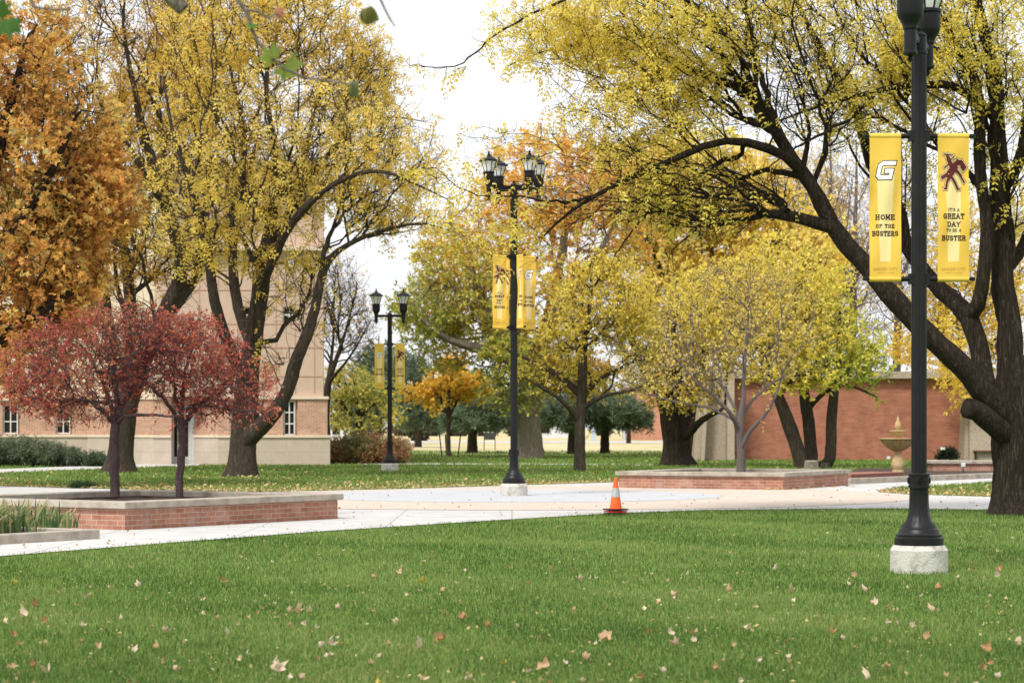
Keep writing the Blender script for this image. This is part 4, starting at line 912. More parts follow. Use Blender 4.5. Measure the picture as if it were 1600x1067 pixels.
for i, (a, b, c, d_) in enumerate(((686.5, 677, 690.5, 714), (695.5, 678, 698, 713), (719.5, 679, 715.5, 714.5))):
    Yk = EYE*F/(d_-HZ); t_ = at(a, b, Yk); b_ = gp(c, d_); MB().tube([(0, 0, 0), tuple(t_-b_)], .035, 6).build('tree_stake', M['black'], None, b_, label=('left', 'middle', 'right')[i]+' one of three dark stakes round the small golden tree', cat='stake', group='stakes round the small golden tree')
MB().box((0, 0, 0), (.3, .05, .07)).build('white_tag', M['print_white'], None, at(689, 679.5, 116), label='white tag on the left stake of the small golden tree', cat='tag')
# ------------------------------------------------------------ fallen leaves, each its own object
def leaf_mesh(seed, col):
    r = np.random.default_rng(seed); lob = [(.0, 1.0), (.45, .72), (.95, .92), (1.45, .66), (2.0, .8), (2.6, .55), (3.14, .3)]
    full = lob+[(2*PI-a, q) for a, q in lob[::-1][1:-1]]
    cup = r.uniform(.5, 1.3); tw = r.uniform(-.4, .4); V = [(0, 0, 0)]
    for ringk in (.5, 1.0):
        for a, q in full:
            rr = q*ringk*(1+r.uniform(-.12, .12)); x, y = rr*math.sin(a), rr*math.cos(a); z = cup*rr*rr*(1+.6*math.sin(2*a+seed))+tw*x*y+r.uniform(-.16, .16)*ringk; V.append((x*(1-.4*min(1, cup*abs(x))), y*(1-.25*min(1, cup*abs(y))), z))
    m = len(full); f = [(0, 1+i, 1+(i+1) % m) for i in range(m)]; q = [(1+i, 1+m+i, 1+m+(i+1) % m, 1+(i+1) % m) for i in range(m)]
    V = np.array(V)*.5; return np_mesh('fallen_leaf', V, [np.array(q), np.array(f)], col=np.array(col)[None]*r.uniform(.8, 1.15, (len(V), 1)), smooth=True)
LC = [('pale tan', (.56, .42, .28)), ('cream', (.66, .54, .39)), ('light brown', (.42, .28, .15)), ('orange brown', (.42, .23, .11)), ('dull tan', (.50, .34, .20)), ('yellow', (.60, .44, .06))]
protos = {}
def fleaf(px, py, s, ci, seed):
    nm, col = LC[ci]; key = (ci, seed % 4)
    if key not in protos: protos[key] = leaf_mesh(seed*7+ci, col)
    g = gp(px, py, .045); r = random.Random(seed*13+int(px)); o = bpy.data.objects.new('fallen_leaf', protos[key]); C.objects.link(o)
    if not protos[key].materials: protos[key].materials.append(M['dry'])
    o.location = (g.x, g.y, .026+s*.12); o.rotation_euler = (r.uniform(-1.2, 1.2), r.uniform(-1.2, 1.2), r.uniform(0, 6.28)); o.scale = (s, s*r.uniform(.75, 1.1), s)
    props(o, nm+' curled fallen leaf lying on the front lawn grass', 'fallen leaf', nm+' fallen leaves on the front lawn')
big = [(428, 1043, .17, 1), (686, 998, .17, 2), (706, 908-8, .0, 0)]
A7 = [(244, 43, 2), (52, 96, 5), (188, 128, 2), (110, 170, 2), (163, 168, 1), (340, 112, 0), (435, 108, 1), (490, 22, 1), (140, 219, 3), (45, 256, 3), (62, 290, 2), (484, 298, 2), (308, 300, 0), (548, 365, 0), (512, 247, 1), (638, 195, 1), (676, 204, 4), (802, 153, 1), (820, 178, 3), (932, 187, 0), (902, 188, 0), (970, 186, 1), (1028, 285, 1), (1000, 295, 1), (1020, 324, 1), (748, 330, 0), (858, 368, 1), (856, 370, 1),
      (1054, 175, 0), (1170, 183, 4), (1210, 286, 2), (1162, 347, 4), (1190, 320, 1), (1313, 298, 1), (1375, 275, 3), (1390, 270, 2), (1445, 212, 3), (1438, 156, 2), (1432, 98, 1), (1380, 122, 4), (1268, 133, 1), (1385, 188, 4), (1250, 69, 0), (1330, 28, 1), (1315, 398, 0), (1182, 408, 5), (1470, 395, 4), (697, 90, 3), (853, 30, 1), (1003, 21, 1), (905, 228, 4), (955, 226, 1), (746, 225, 0), (775, 206, 4), (100, 355, 3), (148, 378, 1), (45, 355, 2), (414, 310, 1), (265, 233, 1), (378, 208, 1), (935, 392, 0), (1580, 344, 5), (16, 222, 1), (80, 202, 1), (45, 208, 1), (1522, 236, 3), (1243, 217, 1), (770, 316, 1), (408, 52, 0), (262, 146, 0), (1318, 98, 5)]
A8 = [(200, 218, 4), (125, 215, 2), (208, 247, 1), (262, 243, 1), (140, 84, 1), (298, 85, 1), (576, 152, 3), (688, 141, 1), (680, 167, 2), (820, 217, 1), (856, 95, 2), (545, 233, 0), (506, 298, 0), (464, 316, 1), (412, 340, 1), (190, 342, 2), (285, 438, 4), (88, 433, 2), (14, 391, 1), (100, 517, 4), (52, 533, 1), (230, 491, 4), (215, 562, 0), (570, 414, 4), (568, 434, 1), (480, 530, 1), (642, 523, 2), (430, 410, 3), (742, 398, 1), (662, 264, 1), (680, 283, 2), (876, 284, 0), (880, 314, 1), (998, 415, 3), (1040, 430, 1), (1108, 283, 0), (1076, 233, 4), (1056, 263, 1), (1134, 325, 1), (1170, 378, 1), (1247, 388, 1), (1290, 424, 2), (1134, 438, 1), (1320, 345, 0), (1484, 332, 3), (1326, 277, 3), (1394, 103, 1), (1518, 160, 1), (1152, 135, 1), (1480, 158, 2), (1524, 216, 3), (1518, 237, 1), (1470, 518, 2), (1362, 542, 2), (1385, 568, 4), (1556, 410, 1), (1586, 434, 1), (1166, 520, 2), (510, 452, 0), (700, 542, 3), (260, 447, 1), (410, 548, 3), (1280, 298, 1), (860, 488, 1), (780, 495, 1), (1116, 553, 1), (1062, 102, 3), (345, 258, 0), (496, 408, 1), (988, 104, 1), (1568, 117, 1), (1480, 460, 3), (1492, 302, 0)]
rr = random.Random(9)
for i, (x, y, c) in enumerate(A7): fleaf(x/2, y/2+860, (.055+.075*rr.random()**1.6)*(1.7 if (x, y) in ((858, 368), (1028, 285), (1375, 275)) else 1), c, i)
for i, (x, y, c) in enumerate(A8): fleaf(x/2+800, y/2+780, (.055+.07*rr.random()**1.6)*(1.4 if c == 4 else 1), c, 100+i)
for i in range(95):
    if i % 3: bx_, by_, _c = (A7+A8)[rr.randrange(140)]; px, py = (bx_/2, by_/2+860) if rr.random() < .5 else (bx_/2+800, by_/2+780); px += rr.gauss(0, 16); py += rr.gauss(0, 6)
    else: px, py = rr.uniform(0, 1600), 800+rr.random()*265
    if py > 1075 or py < np.interp(px, [p[0] for p in FE], [p[1] for p in FE])+4: continue
    fleaf(px, py, rr.uniform(.035, .07), rr.choice([0, 1, 1, 2, 3]), 300+i)
# ------------------------------------------------------------ trees (guide limbs: px, py, depth offset m, radius m; crown blobs: px, py, Y, rx, ry px, depth m, count)
YEL = [(.66, .42, .07), (.84, .61, .11), (.92, .71, .16), (.93, .78, .28)]
YORG = [(.52, .27, .05), (.70, .42, .07), (.78, .54, .10), (.82, .66, .18)]
ORG = [(.40, .18, .06), (.62, .30, .08), (.78, .44, .11), (.80, .58, .17), (.60, .56, .2)]
OLIVE = [(.32, .40, .08), (.56, .56, .11), (.82, .68, .13), (.90, .62, .13), (.88, .48, .11)]
RED = [(.28, .065, .05), (.46, .10, .07), (.60, .155, .10), (.60, .26, .14), (.60, .42, .18)]
GOLD = [(.88, .52, .07), (.94, .64, .10), (.95, .74, .2)]
YGRN = [(.46, .56, .11), (.74, .71, .12), (.92, .78, .14), (.93, .74, .14)]
PINE = [(.10, .14, .09), (.17, .23, .14), (.25, .31, .19)]
# tree A, honey locust in front of the left building
tree('locust_tree', 'tall yellow locust with thick trunk and a long limb leaning right over the building', 69.5,
 [[(376, 747, 0, .46), (378, 725, 0, .42), (380, 690, 0, .40), (384, 640, 0, .39), (386, 600, 0, .36), (392, 555, 0, .30), (400, 500, 0, .28), (408, 450, 0, .25), (414, 400, 0, .22), (424, 345, 0, .17), (431, 280, 0, .13), (428, 220, 0, .10), (416, 150, .5, .07), (420, 70, .8, .04)],
  [(384, 688, 0, .30), (402, 672, -.3, .26), (428, 645, -.6, .23), (448, 612, -.8, .2), (464, 560, -1, .19), (484, 508, -1, .17), (497, 462, -1, .15), (503, 420, -1, .13), (528, 392, -1.2, .09), (565, 372, -1.4, .07), (615, 356, -1.6, .05), (665, 348, -1.8, .03), (705, 362, -2, .015)],
  [(503, 425, -1, .09), (512, 372, -.6, .07), (545, 325, -.3, .05), (600, 290, 0, .03), (655, 262, .2, .015)],
  [(414, 410, 0, .17), (445, 345, 1, .14), (470, 300, 1.6, .12), (510, 245, 2, .09), (548, 205, 2.4, .06), (610, 182, 2.6, .03), (660, 190, 2.6, .015)],
  [(400, 470, 0, .17), (440, 375, -1.5, .13), (490, 310, -2.2, .10), (545, 275, -2.6, .07), (600, 268, -3, .045), (655, 290, -3, .03), (700, 312, -3, .015)],
  [(394, 545, 0, .2), (372, 480, .8, .17), (364, 420, 1.2, .15), (366, 350, 1.5, .12), (380, 270, 1.6, .1), (378, 190, 1.8, .07), (360, 110, 2, .04), (350, 30, 2, .025)],
  [(386, 600, 0, .22), (352, 530, -1.2, .18), (335, 470, -1.8, .16), (326, 400, -2, .13), (312, 340, -2.2, .11), (290, 270, -2.4, .08), (268, 200, -2.6, .05), (255, 120, -2.6, .03)],
  [(466, 305, 1.5, .09), (478, 230, 1.8, .07), (500, 150, 2, .045), (520, 80, 2.2, .02)]],
 [(430, 160, 70, 190, 200, 4.5, 620), (560, 260, 70, 130, 100, 4, 300), (330, 300, 69, 120, 130, 4, 260), (560, 130, 71, 60, 80, 2.5, 110), (440, 430, 69, 85, 90, 2.5, 70), (610, 345, 68, 75, 25, 1.5, 40), (400, 20, 70, 170, 90, 4, 200), (490, 500, 68, 35, 60, 1, 14), (430, 560, 68.3, 30, 40, .8, 10)],
 YEL, 'pinnate', .30, 3.0, 3, .75, .013, 'bark_mid', seed=11, droop=.05, allow=2.4, flare=.3, bf=.58, wspread=.7, knob=.06, clump=.8, lmask=lambda p: np.where(p[:, 2] < 6.2, .45, 1.0), grad=lambda p: np.clip((p[:, 2]-9)*.02, -.1, .1))
# tree B, behind and left
tree('locust_tree', 'forked orange-yellow locust rising behind the two red trees', 76,
 [[(187, 739, 0, .50), (188, 715, 0, .42), (191, 680, 0, .40), (198, 635, 0, .37), (214, 590, 0, .28), (240, 530, -.5, .24), (262, 480, -.8, .26), (284, 430, -1, .24), (276, 370, -1, .22), (262, 325, -1, .2), (241, 265, -1, .17), (223, 205, -1, .14), (212, 155, -1, .11), (200, 90, -1, .07), (190, 20, -1, .04)],
  [(196, 640, 0, .30), (178, 560, .5, .24), (165, 500, .8, .22), (157, 440, 1, .22), (140, 360, 1.2, .17), (118, 280, 1.4, .12), (90, 200, 1.6, .07)],
  [(205, 610, 0, .28), (205, 530, 1, .22), (203, 460, 1.6, .2), (196, 400, 2, .17), (185, 330, 2, .14), (170, 250, 2, .1), (160, 170, 2, .06)],
  [(262, 330, -1, .13), (235, 290, -2, .10), (205, 235, -2.4, .08), (175, 195, -2.6, .05), (150, 150, -2.6, .03)],
  [(250, 510, 0, .2), (300, 440, 1.5, .18), (320, 380, 2, .14), (322, 300, 2, .1), (330, 220, 2.2, .06), (320, 130, 2.4, .04)]],
 [(180, 120, 76, 190, 150, 5, 480), (120, 330, 77, 140, 140, 5, 260), (270, 340, 77, 110, 110, 4, 200), (300, 130, 79, 130, 150, 3, 220), (240, 20, 76, 190, 90, 4, 160), (230, 450, 76, 70, 50, 2, 40), (420, 290, 82, 80, 60, 2.5, 80)],
 YORG, 'pinnate', .30, 3.6, 3, .75, .013, 'bark_mid', seed=12, droop=.05, allow=2.8, flare=.35, bf=.58, wspread=.7, knob=.06, clump=.8, lmask=lambda p: np.where(p[:, 2] < 6.2, .5, 1.0))
# oak at the left edge
tree('oak_tree', 'dense orange-brown oak filling the left edge of the picture', 56,
 [[(-75, 765, 0, .45), (-72, 700, 0, .38), (-68, 600, 0, .34), (-55, 500, 0, .30), (-35, 380, 0, .24), (-10, 260, 0, .17), (20, 150, 0, .1), (45, 50, 0, .05)],
  [(-68, 590, 0, .2), (-20, 545, -.5, .15), (40, 500, -.8, .12), (90, 470, -1, .09), (140, 440, -1, .05)], [(-60, 520, 0, .2), (0, 440, .6, .15), (60, 370, .8, .11), (120, 310, 1, .07), (180, 260, 1, .04)],
  [(-45, 440, 0, .17), (30, 350, -1, .12), (80, 270, -1, .09), (120, 180, -1, .05)]],
 [(60, 230, 56, 135, 130, 3, 620), (55, 420, 56, 110, 130, 2.8, 480), (140, 310, 56, 75, 70, 2, 230), (20, 90, 56, 120, 80, 3, 260), (30, 560, 56, 80, 60, 2, 130), (-80, 300, 57, 140, 260, 3, 260), (110, 460, 55.6, 50, 60, 1.2, 80)],
 ORG, 'lobed', .19, 5.0, 3, .45, .010, 'bark_dark', seed=13, allow=1.8, nscale=.9, clump=1.15)
# the two red trees
tree('ornamental_tree', 'left of the two small red-leaved trees in the brick planter', 37.7,
 [[(180, 777, 0, .068), (179, 730, 0, .062), (180, 690, 0, .062), (179, 662, 0, .06), (186, 640, .1, .042), (205, 610, .3, .035), (222, 575, .4, .026), (232, 530, .4, .015)], [(179, 665, 0, .045), (158, 638, -.1, .038), (132, 622, -.2, .03), (95, 628, -.3, .022), (50, 622, -.4, .012)],
  [(180, 660, 0, .04), (168, 615, .3, .034), (150, 575, .5, .026), (120, 530, .6, .015)], [(182, 660, 0, .035), (200, 649, -.3, .03), (235, 648, -.4, .022), (285, 652, -.4, .012)], [(180, 655, 0, .035), (182, 600, -.5, .028), (170, 550, -.7, .018), (190, 500, -.7, .01)]],
 [(125, 570, 37.7, 125, 75, 1.3, 560), (210, 545, 37.8, 90, 70, 1.2, 380), (60, 610, 37.6, 65, 48, .9, 170), (175, 500, 37.8, 60, 30, .8, 110), (130, 640, 37.4, 90, 22, .8, 90)],
 RED, 'simple', .058, 3.8, 3, .24, .005, 'bark_red', bf=.2, seed=21, clump=.9, allow=1.4, step=.15, group='red trees', cat='small tree', nscale=2.0)
tree('ornamental_tree', 'right of the two small red-leaved trees in the brick planter', 37.9,
 [[(280, 777, 0, .058), (281, 735, 0, .054), (284, 690, 0, .054), (284, 660, 0, .052), (285, 625, .1, .035), (290, 590, .2, .026), (295, 550, .2, .015)], [(283, 662, 0, .038), (262, 632, -.2, .032), (240, 606, -.3, .026), (215, 590, -.4, .016)], [(285, 660, 0, .038), (302, 643, 0, .032), (330, 620, .2, .025), (362, 590, .3, .016)],
  [(284, 640, 0, .03), (320, 634, -.3, .025), (370, 642, -.4, .018), (420, 640, -.5, .01)], [(284, 650, 0, .03), (270, 600, .4, .024), (275, 540, .6, .014)]],
 [(300, 565, 37.9, 95, 72, 1.2, 460), (365, 600, 37.9, 65, 52, .9, 230), (270, 520, 38, 75, 35, 1, 170), (390, 645, 37.6, 50, 20, .5, 40), (330, 640, 37.6, 60, 22, .6, 70)],
 RED[:4]+[(.72, .22, .12)], 'simple', .058, 3.8, 3, .24, .005, 'bark_red', bf=.2, seed=22, clump=.9, allow=1.4, step=.15, group='red trees', cat='small tree', nscale=2.0)
# tree C, the big right locust
tree('locust_tree', 'huge dark-barked locust at the right edge, its bare-jointed limbs arching left over the lamp', 39,
 [[(1598, 808, 0, .46), (1595, 785, 0, .41), (1592, 740, 0, .39), (1589, 690, 0, .39), (1586, 640, 0, .36), (1584, 580, 0, .26), (1581, 507, 0, .21), (1573, 455, 0, .2), (1573, 390, 0, .19), (1566, 320, 0, .17), (1563, 250, 0, .15), (1560, 190, 0, .13), (1556, 120, 0, .12), (1542, 60, 0, .1), (1526, 0, 0, .08), (1510, -80, 0, .05)],
  [(1580, 668, 0, .28), (1562, 645, -.2, .24), (1540, 612, -.3, .22), (1514, 590, -.4, .19), (1488, 559, -.5, .18), (1450, 521, -.6, .175), (1420, 490, -.6, .17), (1388, 458, -.6, .165), (1361, 425, -.6, .16), (1325, 382, -.6, .15), (1300, 352, -.6, .145), (1284, 315, -.6, .135), (1268, 290, -.6, .125), (1254, 272, -.6, .12), (1238, 250, -.6, .11), (1216, 206, -.5, .105), (1197, 172, -.4, .10), (1178, 143, -.3, .09), (1138, 132, -.2, .07), (1107, 124, -.2, .065), (1062, 97, 0, .055), (1025, 79, .1, .05), (987, 70, .2, .042), (942, 62, .3, .034), (897, 71, .4, .028), (837, 84, .5, .02), (795, 103, .6, .012)],
  [(1256, 272, -.6, .09), (1230, 245, -.9, .085), (1200, 233, -1.1, .08), (1167, 221, -1.2, .07), (1137, 217, -1.3, .062), (1100, 226, -1.4, .058), (1062, 245, -1.5, .054), (1032, 259, -1.5, .05), (987, 277, -1.6, .046), (957, 291, -1.6, .042), (927, 307, -1.7, .036), (894, 327, -1.8, .028), (870, 348, -1.8, .02), (840, 378, -1.9, .012)],
  [(925, 308, -1.7, .028), (886, 319, -2, .025), (856, 321, -2.2, .022), (824, 303, -2.3, .019), (800, 306, -2.4, .016), (765, 310, -2.5, .013), (725, 300, -2.6, .009), (680, 262, -2.6, .006)],
  [(1248, 276, -.6, .06), (1216, 270, -.2, .05), (1180, 268, 0, .045), (1156, 277, 0, .042), (1130, 296, .1, .036), (1115, 326, .1, .028), (1085, 364, .2, .018), (1050, 392, .2, .01)],
  [(1167, 224, -1.2, .045), (1165, 244, -1, .042), (1119, 255, -.9, .04), (1077, 285, -.9, .034), (1040, 311, -.9, .028), (1002, 341, -.9, .02), (961, 397, -1, .01)],
  [(1538, 610, -.3, .2), (1534, 570, 0, .18), (1522, 530, 0, .17), (1514, 496, 0, .165), (1497, 478, .2, .15), (1474, 456, .4, .14), (1448, 430, .5, .13), (1420, 392, .6, .125), (1411, 345, .7, .12), (1388, 295, .7, .115), (1358, 255, .8, .105), (1347, 210, .8, .095), (1335, 172, .9, .085), (1322, 145, .9, .075), (1296, 95, 1, .06), (1262, 40, 1, .045), (1230, -30, 1, .03)],
  [(1512, 500, 0, .13), (1530, 484, -.2, .125), (1540, 445, -.3, .12), (1542, 404, -.3, .115), (1543, 360, -.3, .11), (1535, 300, -.3, .105), (1528, 240, -.3, .1), (1532, 186, -.3, .095), (1524, 130, -.3, .085), (1504, 84, -.2, .075), (1482, 54, -.1, .065), (1455, 5, 0, .05), (1430, -60, 0, .03)],
  [(1561, 205, 0, .09), (1545, 175, -.2, .085), (1519, 152, -.4, .08), (1494, 134, -.5, .072), (1473, 128, -.6, .066), (1448, 135, -.7, .06), (1420, 132, -.8, .055), (1392, 135, -.9, .05), (1365, 146, -1, .045), (1337, 149, -1, .036), (1314, 156, -1, .032), (1288, 164, -1.1, .026), (1255, 173, -1.2, .018), (1215, 190, -1.2, .01)],
  [(1366, 146, -1, .036), (1356, 162, -1, .036), (1340, 175, -1.1, .034), (1314, 194, -1.2, .03), (1286, 210, -1.3, .025), (1244, 229, -1.4, .018), (1200, 262, -1.4, .010)],
  [(1570, 300, 0, .11), (1590, 255, -.4, .1), (1601, 200, -.6, .09), (1606, 140, -.7, .075), (1620, 60, -.8, .05)],
  [(1180, 148, -.3, .06), (1160, 95, -.8, .05), (1120, 40, -1.2, .042), (1060, -10, -1.5, .036), (980, -30, -1.7, .03), (915, -18, -1.8, .026), (883, 2, -1.8, .022), (847, 15, -1.8, .02), (815, 29, -1.8, .018), (791, 44, -1.9, .017), (774, 55, -1.9, .016), (757, 66, -2, .015), (745, 80, -2, .014), (728, 104, -2, .012), (698, 105, -2, .010), (664, 105, -2, .008), (640, 103, -2, .006)],
  [(1215, 208, -.5, .06), (1190, 120, .4, .05), (1170, 50, .8, .04), (1160, -20, 1, .03)], [(1573, 430, 0, .1), (1600, 380, .6, .09), (1640, 300, 1, .07)],
  [(1585, 695, -.1, .28), (1562, 672, -.25, .21), (1543, 652, -.4, .18), (1526, 641, -.5, .165), (1510, 637, -.55, .155)]],
 [(1050, 40, 38.6, 210, 75, 2.2, 520), (1010, 170, 38.2, 150, 90, 1.6, 280), (860, 60, 38, 100, 55, 1.2, 110), (1200, 110, 38.6, 130, 100, 2, 330), (1330, 80, 39, 130, 110, 2.2, 330), (1310, 190, 38.5, 80, 50, 1.5, 90),
  (1500, 60, 39, 120, 110, 2.2, 300), (1450, 140, 39, 100, 110, 2, 120), (950, 290, 37.4, 110, 70, .9, 140), (780, 320, 36.7, 110, 50, .7, 75), (800, 230, 36.7, 90, 40, .7, 40), (1090, 310, 38, 120, 60, 1.2, 360), (1200, 300, 38.3, 50, 50, .8, 40), (820, 380, 37, 60, 40, .6, 26), (1590, 220, 39, 70, 150, 1.6, 120), (1400, 290, 40, 60, 60, 1, 30), (1250, -40, 39, 330, 60, 3, 260)],
 [(.58, .50, .09), (.82, .67, .11), (.91, .74, .15), (.92, .77, .24)], 'pinnate', .19, 1.9, 3, .36, .007, 'bark_dark', seed=31, droop=.12, allow=3.0, step=.25, flare=.3, bf=.6, furrow=.05, knob=.12, clump=.9,
 lmask=lambda p: np.clip(1.15-np.clip((7.2-p[:, 2])*.55, 0, .93)*(p[:, 0] > .6)*(p[:, 0] < 7), .1, 1.2)*np.where((np.abs(p[:, 0]) < .75) & (p[:, 2] < 6.6), .6, 1))
# tree D mid-lawn
tree('elm_tree', 'yellow tree with slim straight trunk in the mid lawn behind the traffic cone', 77.5,
 [[(906, 738, 0, .22), (906, 715, 0, .19), (906, 660, 0, .18), (909, 600, 0, .17), (910, 560, 0, .14), (918, 500, 0, .09), (925, 450, 0, .05), (920, 410, 0, .03)], [(903, 668, 0, .09), (893, 640, -.3, .085), (876, 620, -.6, .07), (850, 608, -.8, .05), (820, 590, -1, .03)], [(905, 612, 0, .13), (885, 595, .4, .115), (862, 580, .8, .1), (835, 566, 1.2, .07), (795, 548, 1.4, .04)],
  [(910, 640, 0, .1), (925, 625, -.3, .085), (950, 614, -.6, .065), (985, 612, -1, .04), (1010, 600, -1, .02)], [(910, 612, 0, .11), (925, 597, .4, .1), (945, 588, .8, .08), (975, 570, 1, .05)]],
 [(945, 470, 77.5, 80, 65, 2.4, 420), (890, 520, 77.2, 55, 40, 1.6, 190), (990, 520, 77.5, 50, 60, 1.6, 150), (880, 580, 78, 80, 26, 1.8, 70), (970, 600, 78, 60, 22, 1.6, 50), (940, 420, 77.5, 50, 25, 1.3, 70)],
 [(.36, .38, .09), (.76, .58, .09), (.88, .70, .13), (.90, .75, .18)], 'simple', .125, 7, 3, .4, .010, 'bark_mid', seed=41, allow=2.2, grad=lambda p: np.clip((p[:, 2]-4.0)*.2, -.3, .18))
# tree E cottonwood
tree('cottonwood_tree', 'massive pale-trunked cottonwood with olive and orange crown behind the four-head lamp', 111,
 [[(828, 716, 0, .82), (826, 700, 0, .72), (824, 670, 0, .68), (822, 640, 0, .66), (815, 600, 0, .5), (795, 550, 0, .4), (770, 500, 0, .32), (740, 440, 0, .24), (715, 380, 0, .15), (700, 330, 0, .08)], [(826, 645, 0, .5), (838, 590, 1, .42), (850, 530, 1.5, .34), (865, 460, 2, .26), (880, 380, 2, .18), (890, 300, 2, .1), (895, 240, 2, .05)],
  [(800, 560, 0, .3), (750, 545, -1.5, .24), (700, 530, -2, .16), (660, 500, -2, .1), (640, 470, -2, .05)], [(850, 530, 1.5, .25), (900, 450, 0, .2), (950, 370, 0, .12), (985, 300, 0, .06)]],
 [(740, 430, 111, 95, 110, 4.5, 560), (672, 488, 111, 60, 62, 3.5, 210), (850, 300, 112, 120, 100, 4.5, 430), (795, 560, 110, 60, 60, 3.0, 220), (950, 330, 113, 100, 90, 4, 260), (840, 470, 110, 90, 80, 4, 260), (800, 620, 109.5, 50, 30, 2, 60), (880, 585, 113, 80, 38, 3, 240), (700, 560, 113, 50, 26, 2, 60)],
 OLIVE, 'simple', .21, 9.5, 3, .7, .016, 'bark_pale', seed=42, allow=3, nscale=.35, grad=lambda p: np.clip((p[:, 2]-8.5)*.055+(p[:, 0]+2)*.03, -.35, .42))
# tree F thick dark trunk
tree('oak_tree', 'short very thick dark trunk spreading into a yellow-brown crown behind the right planter', 89,
 [[(1059, 729, 0, .66), (1058, 715, 0, .54), (1057, 690, 0, .53), (1056, 665, 0, .56), (1050, 640, 0, .5), (1035, 610, 0, .34), (1012, 580, 0, .24), (990, 540, 0, .15), (985, 500, 0, .08)], [(1062, 660, 0, .42), (1078, 630, .6, .32), (1090, 590, 1, .24), (1105, 540, 1, .15), (1110, 490, 1, .08)], [(1072, 682, -.4, .17), (1088, 664, -.8, .15), (1108, 648, -1.2, .1), (1140, 638, -1.5, .05)], [(1055, 650, 0, .3), (1058, 600, -1, .22), (1055, 550, -1.4, .14), (1050, 500, -1.4, .08)]],
 [(1040, 580, 88.5, 75, 42, 3, 260), (1010, 530, 89, 60, 60, 3, 160), (1090, 560, 89, 70, 60, 3, 200), (1060, 622, 87.5, 70, 18, 2, 80), (1050, 480, 90, 80, 60, 3, 160)],
 [(.42, .30, .09), (.76, .56, .12), (.90, .72, .15), (.84, .56, .15)], 'simple', .13, 7, 3, .5, .012, 'bark_dark', seed=43, allow=2.2, flare=.3)
# tree K yellow mass behind
tree('maple_tree', 'large golden-yellow tree filling the gap behind the sparse planter tree', 124,
 [[(1078, 712, 0, .4), (1078, 690, 0, .34), (1080, 600, 0, .3), (1090, 500, 0, .25), (1110, 400, 0, .15), (1120, 300, 0, .07)], [(1085, 540, 0, .2), (1150, 460, 0, .15), (1200, 390, 0, .08)], [(1085, 540, 0, .2), (1040, 440, 0, .15), (1000, 350, 0, .08)]],
 [(1100, 330, 124, 150, 120, 4.5, 640), (1190, 440, 123, 120, 100, 4.5, 420), (1010, 300, 125, 90, 90, 4, 260), (1100, 480, 123, 100, 90, 4, 260), (1010, 410, 126, 70, 70, 3, 120), (1260, 390, 124, 70, 90, 3, 130)],
 YEL[1:]+[(.82, .80, .18)], 'simple', .34, 8.5, 3, .8, .016, 'bark_mid', seed=44, allow=3, nscale=.3)
# tree H leaning triple trunk
tree('maple_tree', 'three-stemmed maple with yellow and lime-green leaves right of the sparse planter tree', 84.5,
 [[(1254, 733, 0, .27), (1246, 700, 0, .25), (1235, 668, 0, .25), (1222, 635, 0, .22), (1208, 600, 0, .17), (1190, 550, 0, .12), (1170, 480, 0, .06)], [(1272, 731, 1.2, .24), (1267, 690, 1.2, .23), (1260, 640, 1.2, .22), (1254, 600, 1.2, .17), (1250, 540, 1.2, .12), (1240, 460, 1.2, .06)], [(1296, 732, .4, .21), (1298, 700, .4, .2), (1300, 655, .4, .19), (1303, 615, .4, .17), (1310, 560, .4, .11), (1312, 480, .4, .05)], [(1262, 640, 1.2, .1), (1285, 615, 1, .09), (1320, 600, .8, .06), (1370, 620, .6, .03)]],
 [(1200, 500, 84.5, 120, 85, 3, 480), (1290, 540, 84.5, 90, 65, 2.6, 330), (1130, 470, 85, 90, 70, 2.6, 240), (1230, 420, 85, 90, 60, 2.6, 200), (1350, 570, 84.5, 45, 34, 1.6, 90), (1290, 460, 85, 60, 60, 2, 110), (1240, 590, 83.5, 80, 26, 2, 90)],
 YGRN, 'simple', .15, 8, 3, .45, .010, 'bark_mid', seed=45, allow=2.2, nscale=.45, grad=lambda p: np.clip(-(p[:, 0]-11.2)*.11+.12, -.45, .4))
for i, (px, py, r_, h_, lab) in enumerate(((1268, 734, .26, .32, 'pale sawn tree stump at the foot of the three-stemmed maple'), (1290, 733, .17, .22, 'low dark stump right of the pale sawn one'))):
    g = gp(px, py); s_ = MB().lathe([(r_*1.25, -.03), (r_*1.05, .08), (r_, h_*.6), (r_*.97, h_)], n=20, flute=5, fa=.08).build('tree_stump', M['bark_pale' if i == 0 else 'bark_mid'], None, g, label=lab, cat='stump')
    MB().lathe([(r_*.9, h_), (r_*.88, h_+.012)], n=20).build('cut_face', mat('cut_wood', (.5, .42, .33), .9, (.6, .52, .43), 12) if i == 0 else M['bark_mid'], s_)
